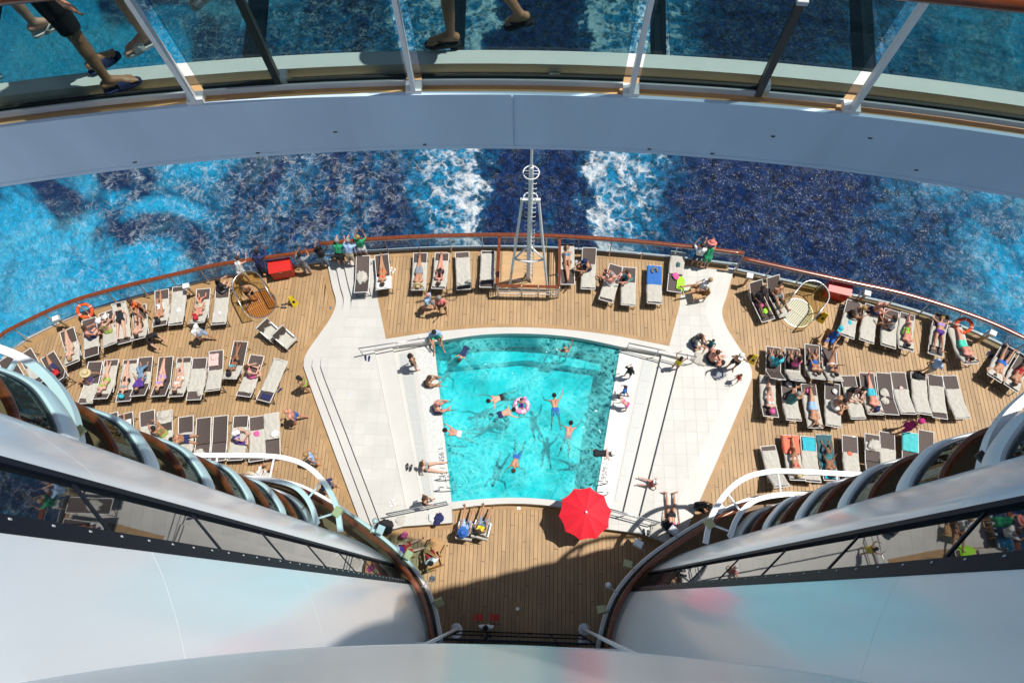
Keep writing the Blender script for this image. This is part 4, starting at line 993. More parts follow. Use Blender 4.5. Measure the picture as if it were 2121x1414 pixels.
def skeleton(pose, sex, toes=False):
    d = pose; tor, fr = nv(d['tor']), nv(d['fr']); fr = nv(fr - tor * (fr @ tor)); right = np.cross(fr, tor); f_ = sex == 'f'
    J = {}; pel = np.zeros(3); neck = pel + tor * .49; hd = nv(d.get('hd', d['tor'])); caps = []; bones = {}
    hw, sw = (.092, .155) if f_ else (.085, .18)
    def C(p0, p1, r0, r1): caps.append((p0, p1, r0, r1))
    C(pel - right * .07, pel + right * .07, .112 if f_ else .105, .112 if f_ else .105)
    for s_ in (-1, 1):
        C(pel + right * s_ * .065, pel + tor * .19 + right * s_ * .05, .10, .088 if f_ else .10)
        C(pel + tor * .19 + right * s_ * .05, pel + tor * .38 + right * s_ * (.075 if f_ else .095), .088 if f_ else .10, .092 if f_ else .105)
        if f_: C(pel + tor * .36 + right * s_ * .075 + fr * .07, pel + tor * .355 + right * s_ * .075 + fr * .085, .058, .05)
        if f_: C(pel - tor * .04 + right * s_ * .07 - fr * .04, pel - tor * .05 + right * s_ * .07 - fr * .045, .095, .09)
    C(pel + tor * .43 - right * sw * .8, pel + tor * .43 + right * sw * .8, .062, .062)
    C(neck - tor * .03, neck + hd * .1, .055, .048)
    hc = neck + hd * .205 + fr * .018; hf = nv(fr - hd * (fr @ hd)); hr = np.cross(hf, hd)
    C(hc + hd * .02 - hf * .012, hc - hd * .035 + hf * .012, .098, .074); C(hc - hd * .075 + hf * .045, hc - hd * .08 + hf * .05, .042, .036)
    C(hc - hd * .01 + hf * .088, hc - hd * .035 + hf * .105, .014, .017)
    for s_ in (-1, 1): C(hc + hr * s_ * .088 - hd * .01, hc + hr * s_ * .098 - hd * .015, .02, .016)
    bones['head'] = (hc - hd * .06, hc + hd * .05, .09); bones['torso'] = (pel - tor * .09, neck + tor * .02, .12); bones['neck'] = (neck + hd * .03, neck + hd * .1, .05)
    hands = []; feet = []
    for s_, q in ((1, 'R'), (-1, 'L')):
        sh = pel + tor * .435 + right * s_ * sw; el = sh + nv(d['a' + q]) * .275; wr = el + nv(d['f' + q]) * .245; k = .86 if f_ else 1.0
        C(sh, el, .050 * k, .040 * k); C(el, el + nv(d['f' + q]) * .09, .040 * k, .042 * k); C(el + nv(d['f' + q]) * .09, wr, .042 * k, .026 * k)
        ah, fh = nv(d['a' + q]), nv(d['f' + q]); pd = nv(fh * 1.0 + np.array([0, 0, -.12])); lat = np.cross(pd, ah); lat = nv(lat) if np.linalg.norm(lat) > .05 else nv(np.cross(pd, [0.3, .2, 1]))
        C(wr + pd * .02 - lat * .018, wr + pd * .08 - lat * .025, .020, .017); C(wr + pd * .02 + lat * .018, wr + pd * .08 + lat * .025, .020, .017)
        hands.append((wr, pd, lat, s_))
        bones['uarm' + q] = (sh, el, .048); bones['farm' + q] = (el, wr, .036); bones['hand' + q] = (wr + pd * .03, wr + pd * .15, .025)
        hp = pel + right * s_ * hw - tor * .03; td, sd = nv(d['t' + q]), nv(d['s' + q]); kn = hp + td * .42; an = kn + sd * .40
        C(hp, hp + td * .16, .092, .082); C(hp + td * .16, kn, .082, .056); C(kn, kn + sd * .12, .054, .057); C(kn + sd * .12, kn + sd * .26, .057, .046); C(kn + sd * .26, an, .046, .036)
        ft = np.array(d['ft' + q], float); ft = nv(ft - sd * (nv(ft) @ sd) * (1.0 if d.get('flat', True) else .6)); lat = np.cross(ft, sd)
        heel = an + sd * .035 - ft * .035; ball = an + sd * .052 + ft * .12
        C(heel, ball, .036, .030); C(an, ball, .036, .03); C(ball - lat * .018, ball - lat * .016 + ft * .045 + sd * .008, .027, .016); C(ball + lat * .018, ball + lat * .02 + ft * .035 + sd * .008, .024, .014)
        if toes:
            for ti in range(5):
                b0 = ball + lat * s_ * (-.034 + .017 * ti) + sd * .012 + ft * (.02 - abs(ti - .8) * .004); C(b0, b0 + ft * (.052 - .006 * ti) + sd * .004, .0125 - .001 * ti, .011 - .001 * ti)
        feet.append((an, sd, ft, lat))
        bones['thigh' + q] = (hp, kn, .075); bones['shin' + q] = (kn, an, .05); bones['foot' + q] = (heel, ball + ft * .06, .03)
    return caps, bones, hands, (hc, hd, hf, hr), feet
_BODY = {}; _TEMP = []
def want(key, q, sex, big=False):
    k = (key, q, sex, big)
    if k in _BODY: return
    sk = skeleton(POSES[key](q), sex, big); vs, fs = [], []
    for c in sk[0]:
        v, f = capsule(*c, n=12 if big else 9); o = len(vs); vs += [tuple(p) for p in v]; fs += [tuple(i + o for i in t) for t in f]
    me = bpy.data.meshes.new('tmp'); me.from_pydata(vs, [], fs); ob = bpy.data.objects.new('tmp', me); COL.objects.link(ob)
    m = ob.modifiers.new('r', 'REMESH'); m.mode = 'VOXEL'; m.voxel_size = .0085 if big else .021
    m2 = ob.modifiers.new('s', 'SMOOTH'); m2.factor = .5; m2.iterations = 6 if big else 3
    _BODY[k] = None; _TEMP.append((k, ob, sk))
def finger_geo(hands):
    vs, fs = [], []
    for wr, pd, lat, s_ in hands:
        nrm = np.cross(pd, lat)
        specs = [(-.030, .070, 0), (-.011, .080, 0), (.009, .076, 0), (.028, .060, 0)]
        chains = []
        for off, ln, _ in specs:
            b = wr + pd * .085 + lat * off; m = b + pd * ln * .55 + nrm * .008; e = m + nv(pd + nrm * .35) * ln * .5; chains.append((b, m, e, .0085))
        b = wr + pd * .03 + lat * -.035; m = b + nv(pd * .7 - lat * .8) * .04; e = m + nv(pd + -.1 * lat) * .032; chains.append((b, m, e, .0095))
        for b, m, e, r in chains:
            for p, q, r0, r1 in ((b, m, r, r * .9), (m, e, r * .9, r * .7)):
                v, f = capsule(p, q, r0, r1, 5); o = len(vs); vs += [tuple(x) for x in v]; fs += [tuple(i + o for i in t) for t in f]
    return vs, fs
SKINS = {'pale': (.62, .36, .26), 'tan': (.47, .235, .135), 'brown': (.27, .12, .06), 'red': (.62, .27, .19), 'dark': (.14, .065, .038)}
CC = {'black': (.015, .015, .02), 'white': (.75, .75, .75), 'navy': (.02, .03, .11), 'blue': (.03, .14, .50), 'sky': (.35, .52, .78), 'green': (.02, .32, .14), 'lime': (.30, .75, .06), 'red': (.50, .02, .03), 'orange': (.80, .18, .05),
      'pink': (.75, .12, .35), 'salmon': (.75, .22, .18), 'purple': (.10, .04, .28), 'lilac': (.42, .30, .66), 'turq': (.05, .48, .60), 'mint': (.08, .68, .48), 'yellow': (.75, .62, .03), 'olive': (.34, .48, .08), 'grey': (.25, .27, .30), 'denim': (.18, .30, .45),
      'beige': (.55, .46, .32), 'brown': (.10, .05, .025), 'magenta': (.45, .02, .18), 'teal': (.05, .20, .22), 'straw': (.62, .50, .27), 'hairblack': (.012, .01, .009), 'hairbrown': (.06, .03, .015), 'hairgrey': (.30, .29, .28), 'blond': (.38, .24, .09), 'floral': (.16, .17, .14)}
def cmat(c): return mat('cloth_' + c, CC[c], .85, nscale=14, namt=.18, bump=.2, bscale=70)
def smat(c): return mat('skin_' + c, SKINS[c], .48, nscale=7, namt=.06)
GARM = {
    'briefs': lambda b, t: (b == 'torso' and t < .26) or (b[:5] == 'thigh' and t < .12),
    'trunks': lambda b, t: (b == 'torso' and t < .34) or (b[:5] == 'thigh' and t < .55),
    'shorts': lambda b, t: (b == 'torso' and t < .34) or (b[:5] == 'thigh' and t < .85),
    'pants': lambda b, t: (b == 'torso' and t < .34) or b[:5] == 'thigh' or (b[:4] == 'shin' and t < .93),
    'bra': lambda b, t: b == 'torso' and .60 < t < .80,
    'swimsuit': lambda b, t: (b == 'torso' and t < .86) or (b[:5] == 'thigh' and t < .12),
    'shirt': lambda b, t: (b == 'torso' and t > .20) or (b[:4] == 'uarm' and t < .70),
    'vest': lambda b, t: (b == 'torso' and t > .20),
    'longshirt': lambda b, t: (b == 'torso' and t > .15) or b[:4] == 'uarm' or (b[:4] == 'farm' and t < .9),
    'dress': lambda b, t: (b == 'torso' and t < .93) or (b[:5] == 'thigh' and t < .75),
    'rashguard': lambda b, t: (b == 'torso' and t > .1) or b[:4] == 'uarm' or (b[:4] == 'farm' and t < .5) or (b[:5] == 'thigh' and t < .5),
}
PEOPLE = []
def person(loc, rz, pose, sex, skin, wear, label, hair='hairbrown', hat=None, q=0, h=1.0, seat=None, big=False, dz=0., longhair=False, sandal=None):
    want(pose, q, sex, big); PEOPLE.append(dict(loc=loc, rz=rz, key=(pose, q, sex, big), skin=skin, wear=wear, label=label, hair=hair, hat=hat, h=h, seat=seat, dz=dz, longhair=longhair, sandal=sandal))
def face_dir(deg): return -R(deg)      # 0 = facing aft (up in the picture), 90 = facing to the right
def at(px, py, z, deg, pose, sex, skin, wear, label, **k):
    """someone whose feet, seat or middle are at that spot of the photograph, on a floor of height z"""
    person((*g(px, py, z + k.pop('up', 0)), z), face_dir(deg), pose, sex, skin, wear, label, **k)
def lie(key, pose, sex, skin, wear, label, s_=1.0, x=0., flip=False, **k):
    """someone lying on a lounger, head to its head end (or the other way)"""
    L = LOUNGERS[key]; q = round(math.degrees(L.a)) if not pose.startswith('prone') else 0
    y, z, a = back_profile(L.a, s_); p = on_lounger(L, x, y, LSEAT + .045)
    person(p, L.rz + (math.pi if flip else 0), pose, sex, skin, wear, label, q=q, seat=0, **k)
def sit(key, s_, deg, pose, sex, skin, wear, label, x=0., **k):
    """someone sitting on a lounger, facing deg relative to its foot end (0 = towards the foot)"""
    L = LOUNGERS[key]; y, z, a = back_profile(L.a, min(s_, LHINGE)); p = on_lounger(L, x, y, LSEAT + .045)
    person(p, L.rz + math.pi - R(deg), pose, sex, skin, wear, label, seat=0, **k)
def make_people():
    dg = bpy.context.evaluated_depsgraph_get(); dg.update(); geo = {}
    for k, ob, sk in _TEMP:
        me = ob.evaluated_get(dg).to_mesh(); n = len(me.vertices); co_ = np.empty(n * 3); me.vertices.foreach_get('co', co_); co_ = co_.reshape(-1, 3)
        nr = np.empty(n * 3); me.vertices.foreach_get('normal', nr); nr = nr.reshape(-1, 3)
        fs = [tuple(p.vertices) for p in me.polygons]; ob.evaluated_get(dg).to_mesh_clear()
        F_ = np.array([f if len(f) == 4 else f + (f[-1],) for f in fs]); cen = co_[F_].mean(1)
        names = list(sk[1]); D = []; T = []
        for b in names:
            p0, p1, r = sk[1][b]; d = p1 - p0; t = np.clip(((cen - p0) @ d) / (d @ d), 0, 1); D.append(np.linalg.norm(cen - (p0 + t[:, None] * d), axis=1) - r); T.append(t)
        D, T = np.array(D), np.array(T); bi = D.argmin(0); tt = T[bi, np.arange(len(bi))]; bn = [names[i] for i in bi]
        hv, hf = finger_geo(sk[2]); o = len(co_)
        hc, hd, hff, hr = sk[3]; ev, ef = [], []
        for s_ in (-1, 1):
            v, f = capsule(hc + hr * s_ * .034 + hff * .082 + hd * .012, hc + hr * s_ * .036 + hff * .083 + hd * .012, .0135, .0135, 6); oo = len(ev); ev += [tuple(x) for x in v]; ef += [tuple(i + oo for i in t_) for t_ in f]
        v, f = capsule(hc - hd * .062 + hff * .085 - hr * .018, hc - hd * .062 + hff * .085 + hr * .018, .009, .009, 6); mo = len(ev); ev += [tuple(x) for x in v]; ml = [tuple(i + mo for i in t_) for t_ in f]
        allv = [tuple(p) for p in co_] + hv + ev; nb = len(co_) + len(hv)
        body_f = fs + [tuple(i + o for i in f) for f in hf]; eye_f = [tuple(i + nb for i in f) for f in ef]; mouth_f = [tuple(i + nb for i in f) for f in ml]
        m = bpy.data.meshes.new('body'); m.from_pydata(allv, [], body_f + eye_f + mouth_f)
        m.materials.append(smat('tan')); m.materials.append(BLACK); m.materials.append(mat('lips', (.35, .09, .08), .4))
        m.polygons.foreach_set('material_index', [0] * len(body_f) + [1] * len(eye_f) + [2] * len(mouth_f)); m.polygons.foreach_set('use_smooth', [True] * len(m.polygons)); m.update()
        geo[k] = (m, co_, nr, fs, bn, tt, sk, float(co_[:, 2].min()))
        bpy.data.objects.remove(ob)
    cache = {}
    def shell(name, k, pred, off, extra=None):
        m, co_, nr, fs, bn, tt, sk, zm = geo[k]; sel = [f for f, b, t in zip(fs, bn, tt) if pred(b, t, f)]
        used = sorted({i for f in sel for i in f}); ix = {v: i for i, v in enumerate(used)}
        mb = MB(); mb.add([tuple(co_[i] + nr[i] * off) for i in used], [tuple(ix[i] for i in f) for f in sel])
        if extra: 
            for v, f in extra: mb.add([tuple(p) for p in v], f)
        return mb
    for P in PEOPLE:
        k = P['key']; m, co_, nr, fs, bn, tt, sk, zm = geo[k]; hc, hd, hf, hr = sk[3]
        o = bpy.data.objects.new('person', m); COL.objects.link(o); o.material_slots[0].link = 'OBJECT'; o.material_slots[0].material = smat(P['skin'])
        x, y, z = P['loc']; h = P['h']
        if P['seat'] is not None:
            z += P['seat'] + .118 * h if POSES[k[0]](k[1]).get('base') == 'seat' or P['seat'] == 0 else -zm * h
        else: z += -zm * h
        o.location = (x, y, z + P['dz']); o.rotation_euler.z = P['rz']; o.scale = (h, h, h)
        tag(o, P['label'], 'person')
        for w in P['wear'].split():
            gname, c = w.split(':'); kk = (k, gname)
            if kk not in cache:
                pr = GARM[gname]; mb = shell(gname, k, lambda b, t, f: pr(b, t), .011 if gname in ('briefs', 'bra', 'swimsuit', 'rashguard') else .019)
                cache[kk] = mb.build(gname, cmat(c), o, smooth=True); ob = cache[kk]
            else: ob = link(gname, cache[kk].data, o)
            ob.material_slots[0].link = 'OBJECT'; ob.material_slots[0].material = cmat(c)
        if P['hair']:
            kk = (k, 'hair', P['longhair'])
            if kk not in cache:
                def pr(b, t, f):
                    if b not in ('head', 'neck'): return False
                    c = co_[list(f)].mean(0) - hc; u, w = c @ hd, c @ hf
                    return (u > .045 and w < .085) or (u > -.075 and w < -.005) or (u > .0 and w < .04)
                ex = []
                if P['longhair']:
                    back = hc - hf * .075; ex = [capsule(back + hd * .02, back - hd * .10 - hf * .01, .07, .07, 10), capsule(back - hd * .1 - hf * .012, back - hd * .2 - hf * .02, .068, .04, 10)]
                mb = shell('hair', k, pr, .016, ex); cache[kk] = mb.build('hair', cmat(P['hair']), o, smooth=True); ob = cache[kk]
            else: ob = link('hair', cache[kk].data, o)
            ob.material_slots[0].link = 'OBJECT'; ob.material_slots[0].material = cmat(P['hair'])
        if P['hat']:
            kind, c = P['hat'].split(':'); kk = (k, kind)
            if kk not in cache:
                mb = MB()
                prof = {'sunhat': [(.0, .135), (.06, .13), (.095, .10), (.11, .035), (.15, .025), (.215, .005), (.215, -.004), (.15, .012), (.11, .02)], 'cap': [(.0, .135), (.06, .128), (.10, .095), (.116, .03), (.116, .0)]}[kind]
                mb.lathe(prof, (0, 0, 0), 18, caps=False)
                if kind == 'cap':
                    a = np.linspace(-.9, .9, 9); mb.add([(.11 * math.sin(t), .11 * math.cos(t), .02) for t in a] + [(.13 * math.sin(t), .21 * math.cos(t * .6), .005) for t in a] + [(.11 * math.sin(t), .11 * math.cos(t), .012) for t in a] + [(.13 * math.sin(t), .21 * math.cos(t * .6), -.003) for t in a], [(i, i + 9, i + 10, i + 1) for i in range(8)] + [(18 + i, 19 + i, 28 + i, 27 + i) for i in range(8)])
                if kind == 'sunhat': mb.lathe([(.112, .03), (.114, .055), (.104, .06)], (0, 0, 0), 18, mi=1, caps=False)
                Mt = np.array([hr, hf, hd]).T; base_ = hc + hd * .022
                mb.v = [tuple(base_ + Mt @ np.array(p)) for p in mb.v]
                cache[kk] = mb.build('hat', [cmat(c), cmat('black')], o, smooth=True); ob = cache[kk]
            else: ob = link('hat', cache[kk].data, o)
            ob.material_slots[0].link = 'OBJECT'; ob.material_slots[0].material = cmat(c)
        if P['sandal']:
            for an, sd, ft, lat in sk[4]:
                sole = MB(); strap = MB(); c0 = an + sd * .088; prof = [(-.075, .0), (-.07, .022), (-.04, .036), (.02, .036), (.09, .044), (.14, .046), (.185, .036), (.205, .016), (.21, 0)]
                loop = prof + [(a, -b) for a, b in prof[-2:0:-1]]; n_ = len(loop)
                tp = [c0 + ft * a + lat * b for a, b in loop]; bt = [p + sd * .022 for p in tp]
                sole.add([tuple(p) for p in tp + bt], [tuple(range(n_))[::-1], tuple(range(n_, 2 * n_))] + [(i, (i + 1) % n_, n_ + (i + 1) % n_, n_ + i) for i in range(n_)])
                so_ = sole.build('sandal', cmat(P['sandal'].split(':')[0]), o)
                kind = P['sandal'].split(':')[1]; top = c0 + ft * .10 - sd * .062
                if kind == 'slide':
                    A = [(c0 + ft * f1 + lat * b - sd * u) for f1 in (.045, .13) for b, u in ((-.047, -.01), (-.046, .03), (-.025, .068 - f1 * .12), (.025, .068 - f1 * .12), (.046, .03), (.047, -.01))]
                    strap.add([tuple(p) for p in A], [(i, i + 1, i + 7, i + 6) for i in range(5)])
                else:
                    toe = c0 + ft * .155 - sd * .012
                    for s_ in (-1, 1): strap.tube([tuple(toe), tuple(c0 + ft * .10 + lat * s_ * .03 - sd * .045), tuple(c0 + ft * .02 + lat * s_ * .045 - sd * .005)], .0065, 6)
                st_ = strap.build('strap', cmat(P['sandal'].split(':')[2]), so_, smooth=True)
    return geo
# ------------------------------------------------------------------ deck fittings
def copy_tree(o, parent=None):
    c = o.copy(); COL.objects.link(c)
    if parent: c.parent = parent
    for ch in list(o.children): copy_tree(ch, c)
    return c
def well(cx, cy, u, label, floor_mat, gl, ang):
    """round stair well with a slatted floor and a U of glass with steel rails; ang = where the U reaches to"""
    x, y = g(cx, cy, 0); t = empty('round_well', (x, y, 0), ang)
    MB().lathe([(.70, -.0), (.70, .03), (.86, .02), (.86, .0)], (0, 0, 0), 40, caps=False).build('rim', TEAKM, t, smooth=True, sharp=30)
    MB().lathe([(.70, .028), (.70, .035), (.66, .035), (.66, .012)], (0, 0, 0), 40, caps=False).build('steel_ring', STEEL, t, smooth=True, sharp=30)
    MB().lathe([(.665, .006), (.0, .006)], (0, 0, 0), 40, caps=False).build('pan', floor_mat[0], t)
    for k in range(15):
        xx = -.60 + k * .0857; hl = math.sqrt(max(.645 ** 2 - xx * xx, .01))
        MB().box((xx, 0, .018), (.05, 2 * hl, .022)).build('slat', floor_mat[1], t)
    MB().box((0, 0, .034), (1.26, .045, .012)).build('slat_bar', floor_mat[1], t)
    a = np.linspace(0, math.pi, 15); w = .64; d = .56
    U = [(w, -.55)] + [(w, d * .5)] + [(w * math.cos(t_), d + w * math.sin(t_)) for t_ in a] + [(-w, d * .5), (-w, -.55)]
    MB().tube([(p[0], p[1], 1.1) for p in U], .028, 8).build('top_rail', STEEL, t, smooth=True)
    for i, (b, e) in enumerate(((0, 2), (2, 6), (6, 9), (9, 12), (12, 16), (16, 18))):
        MB().ribbon(U[b:e + 1], .06, 1.05, .014).build('pane', gl, t, smooth=True, sharp=40)
    for i in (0, 2, 9, 16, 18): MB().tube([(U[i][0], U[i][1], .0), (U[i][0], U[i][1], 1.1)], .024, 8).build('post', STEEL, t)
    return tag(t, label, 'stair well')
WB = [mat('well_amber', (.16, .055, .012), .3), mat('slat_amber', (.42, .17, .04), .3, coat=.5)]
WP = [mat('well_pale', (.30, .29, .20), .6), mat('slat_pale', (.60, .58, .45), .55)]
well(541, 630, 0, 'round well with amber slatted floor and tinted glass U screen on left deck', WB, AMBER, R(33))
well(1651, 648, 0, 'round well with pale slatted floor and glass U screen on right deck', WP, AMBER, R(-40))
def locker(px, py, rz, label):
    x, y = g(px, py, .5); o = empty('fire_locker', (x, y, 0), rz)
    MB().box((0, 0, .42), (.95, .55, .72)).build('body', RED, o); MB().box((0, -.02, .80), (1.0, .62, .05), tilt=Matrix.Rotation(.1, 3, 'X')).build('lid', RED, o)
    MB().box((0, -.31, .70), (.12, .03, .04)).build('latch', STEEL, o)
    for s_ in (-1, 1): MB().box((s_ * .38, 0, .03), (.08, .4, .06)).build('foot', DARKMETAL, o)
    return tag(o, label, 'locker')
locker(583, 556, R(13), 'red steel locker against the left stern rail'); locker(1735, 600, R(-14), 'red steel locker against the right stern rail')
def buoy(px, py, rz, label):
    x, y = g(px, py, .75); o = empty('lifebuoy', (x, y, .62), rz); o.rotation_euler = (R(35), 0, rz)
    tor = MB()
    for k in range(8):
        a = np.linspace(2 * math.pi * k / 8, 2 * math.pi * (k + 1) / 8, 6); mb = MB()
        mb.tube([(.29 * math.cos(t), .29 * math.sin(t), 0) for t in a], .075, 10, flat=(1, .8)); mb.build('band' if k % 2 else 'ring_segment', mat('buoy_white', (.7, .7, .68), .5) if False else ORANGE, o, smooth=True)
    for k in range(4):
        a = 2 * math.pi * k / 4 + .3; MB().tube([(.29 * math.cos(a) + .079 * math.cos(t) * math.cos(a), .29 * math.sin(a) + .079 * math.cos(t) * math.sin(a), .066 * math.sin(t)) for t in np.linspace(0, 2 * math.pi, 13)[:-1]], .016, 5, closed=True).build('tape', WPAINT, o)
    MB().tube([(.0, .25, -.02), (0, .42, -.25)], .02, 6).build('bracket', STEEL, o)
    return tag(o, label, 'lifebuoy')
buoy(172, 641, R(25), 'orange lifebuoy on the left rail'); buoy(2000, 672, R(-30), 'orange lifebuoy on the right rail')
def wet_sign(px, py, rz, label):
    x, y = g(px, py, 0); o = empty('wet_floor_sign', (x, y, 0), rz)
    for s_ in (-1, 1):
        T = Matrix.Rotation(s_ * .30, 3, 'X'); mb = MB(); vs = [(-.15, 0, 0), (.15, 0, 0), (.08, 0, .62), (-.08, 0, .62)]
        q = [T @ Vector(v) + Vector((0, s_ * .19, 0)) for v in vs]; k_ = [p + Vector((0, s_ * .018, .006)) for p in q]
        mb.add(q + k_, [(0, 1, 2, 3), (7, 6, 5, 4), (0, 4, 5, 1), (1, 5, 6, 2), (2, 6, 7, 3), (3, 7, 4, 0)]); p_ = mb.build('panel', YEL, o)
        c = [T @ Vector(v) + Vector((0, s_ * .215, .008)) for v in ((-.06, 0, .2), (.06, 0, .2), (.05, 0, .36), (-.05, 0, .36))]
        MB().add(c, [(0, 1, 2, 3) if s_ < 0 else (3, 2, 1, 0)]).build('warning_mark', BLACK, p_)
    return tag(o, label, 'sign')
wet_sign(609, 626, R(40), 'yellow folding floor sign beside the left round well'); wet_sign(1701, 660, R(-30), 'yellow folding floor sign beside the right round well'); wet_sign(1557, 745, R(-20), 'yellow folding floor sign at the edge of the right terrace')
def rail_light(px, py, rz, label):
    x, y = g(px, py, .9); o = empty('rail_lamp', (x, y, 0), rz)
    MB().box((0, 0, .45), (.07, .12, .9)).build('stand', TAN, o); MB().box((0, 0, .96), (.26, .22, .14)).build('head', WPAINT, o); MB().box((0, 0, .02), (.18, .22, .04)).build('base', TAN, o)
    return tag(o, label, 'lamp')
for i, (a, b, c, l) in enumerate(((118, 661, 25, 'left of the left lifebuoy'), (387, 594, 15, 'behind a towelled lounger by the left rail'), (1552, 573, -12, 'at the start of the right rail'), (1795, 609, -16, 'right of the right red locker'), (2054, 691, -30, 'right of the right lifebuoy'))):
    rail_light(a, b, R(c), f'white box lamp on a tan stand, {l}')
def drain(px, py, z, label):
    x, y = g(px, py, z); o = empty('deck_drain', (x, y, z))
    MB().lathe([(.24, .0), (.24, .009), (.0, .0095)], (0, 0, 0), 28).build('wood_disc', TEAKM, o); MB().lathe([(.07, .0), (.07, .02), (.05, .022), (.0, .016)], (0, 0, 0), 16).build('cap', STEEL, o)
    return tag(o, label, 'drain')
for a, b, z, l in ((685, 638, 0, 'by the left terrace bend'), (1492, 655, 0, 'by the right terrace bend'), (1074, 1052, 0, 'below the pool rim'), (1072, 1260, 0, 'in the shaded deck'), (843, 1118, 0, 'beside the left ring terrace'), (1768, 906, 0, 'between the right lounger rows')):
    drain(a, b, z, f'round wooden deck drain {l}')
for a, b, l in ((726, 816, 'left'), (1447, 905, 'right')):
    x, y = g(a, b, TOPD); o = empty('floor_drain', (x, y, TOPD)); MB().lathe([(.06, 0), (.06, .008), (.045, .009), (0, .005)], (0, 0, 0), 14).build('grid', LGREY, o); tag(o, f'small round floor drain in the {l} white terrace', 'drain')
# pool handrails
def handrail(pts, label):
    t = empty('handrail', pts[0]); 
    MB().tube(pts, .026, 8).build('rail', STEEL, t, world=True, smooth=True)
    return tag(t, label, 'handrail'), t
def stair_rail(sg, y0, name):
    p0 = Vector((sg * 7.0, y0 - .42 - .35, TOPD)); p1 = Vector((sg * 4.3, y0 + .18 - .3, .15))
    if y0 < 5: p0 = Vector((sg * 5.2, 2.85, TOPD)); p1 = Vector((sg * 2.95, 3.38, TOPD))
    m = p0.lerp(p1, .55); h = .85
    pts = [tuple(p0 + Vector((0, -.0, 0))), tuple(p0 + Vector((sg * .02, .0, h))), tuple(m + Vector((0, 0, h))), tuple(p1 + Vector((0, 0, h))), tuple(p1)]
    o, t = handrail(pts, name); MB().tube([tuple(m), tuple(m + Vector((0, 0, h)))], .022, 8).build('post', STEEL, t, world=True)
    MB().tube([tuple(p0 + Vector((0, 0, h * .5))), tuple(m + Vector((0, 0, h * .5))), tuple(p1 + Vector((0, 0, h * .5)))], .016, 6).build('mid_rail', STEEL, t, world=True)
stair_rail(-1, 10.3, 'steel handrail down the left pool steps, aft end'); stair_rail(1, 10.3, 'steel handrail down the right pool steps, aft end')
stair_rail(-1, 3.0, 'steel handrail at the forward left pool corner'); stair_rail(1, 3.0, 'steel handrail at the forward right pool corner')
for sg, l in ((-1, 'left'), (1, 'right')):
    t = empty('pool_ladder', (sg * 3.05, 4.2, .15))
    for dy in (-.22, .22):
        MB().tube([(sg * 3.35, 4.2 + dy, .155), (sg * 3.35, 4.2 + dy, .75), (sg * 3.2, 4.2 + dy, .88), (sg * 2.95, 4.2 + dy, .80), (sg * 2.82, 4.2 + dy, .5), (sg * 2.80, 4.2 + dy, -.9)], .022, 8).build('grab_rail', STEEL, t, world=True, smooth=True)
    for z in (-.15, -.45, -.75): MB().box((sg * 2.79, 4.2, z), (.1, .44, .03)).build('rung', STEEL, t, world=True)
    tag(t, f'steel pool ladder at the {l} edge of the pool', 'ladder')
# depth marks painted on the pool ledges
def text(body, x, y, z, rz, size, material, name, parent):
    c = bpy.data.curves.new(name, 'FONT'); c.body = body; c.size = size; c.align_x = 'CENTER'; c.align_y = 'CENTER'
    o = bpy.data.objects.new('tmp', c); COL.objects.link(o); dg = bpy.context.evaluated_depsgraph_get(); me = bpy.data.meshes.new_from_object(o.evaluated_get(dg)); bpy.data.objects.remove(o)
    me.materials.clear(); me.materials.append(material); p = link(name, me, parent); p.location = (x - parent.location.x, y - parent.location.y, z - parent.location.z); p.rotation_euler.z = rz; return p
MARK = mat('depth_paint', (.07, .07, .08), .6)
x, y = g(1254, 967, .16); text('1.95M / 5FT', x, y, .162, R(81), .30, MARK, 'depth_mark', terr_r)
x, y = g(915, 962, .16); text('1.95M / 5FT', x, y, .162, R(-81), .30, MARK, 'depth_mark', terr_l)
# umbrella
x, y = g(1214, 1060, 2.05); um = empty('parasol', (x, y, 0)); rr = 1.0; nU = 10
for k in range(nU):
    a0, a1 = 2 * math.pi * k / nU + .12, 2 * math.pi * (k + 1) / nU + .12; vs, fs = [], []; nr_, ns = 7, 7
    for i in range(nr_ + 1):
        u = i / nr_
        for j in range(ns + 1):
            v = j / ns; a = a0 + (a1 - a0) * v; edge = 1 - .045 * math.sin(math.pi * v) * u; r_ = rr * u * (math.cos((a1 - a0) / 2) / math.cos(a - (a0 + a1) / 2)) * edge
            vs.append((r_ * math.cos(a), r_ * math.sin(a), 2.05 - .40 * u ** 1.15 - .03 * math.sin(math.pi * v) * u))
    for i in range(nr_):
        for j in range(ns): fs.append((i * (ns + 1) + j, (i + 1) * (ns + 1) + j, (i + 1) * (ns + 1) + j + 1, i * (ns + 1) + j + 1))
    MB().add(vs, fs).build('canopy_panel', UMB, um, smooth=True)
    MB().tube([(.05 * math.cos(a0), .05 * math.sin(a0), 2.01), (rr * .97 * math.cos(a0), rr * .97 * math.sin(a0), 1.625)], .008, 5).build('rib', WPAINT, um)
MB().tube([(0, 0, .0), (0, 0, 2.08)], .022, 10).build('pole', WPAINT, um, smooth=True, sharp=40)
MB().lathe([(.0, .10), (.03, .09), (.045, .05), (.03, .0), (.05, -.01)], (0, 0, 2.05), 14, caps=False).build('finial', WPAINT, um, smooth=True)
MB().lathe([(.28, 0), (.28, .05), (.06, .09), (.05, .25)], (0, 0, 0.0), 20).build('base', LGREY, um)
zt = 0.0
um.location.z = 0.0
tag(um, 'bright red parasol at the forward edge of the pool', 'parasol')
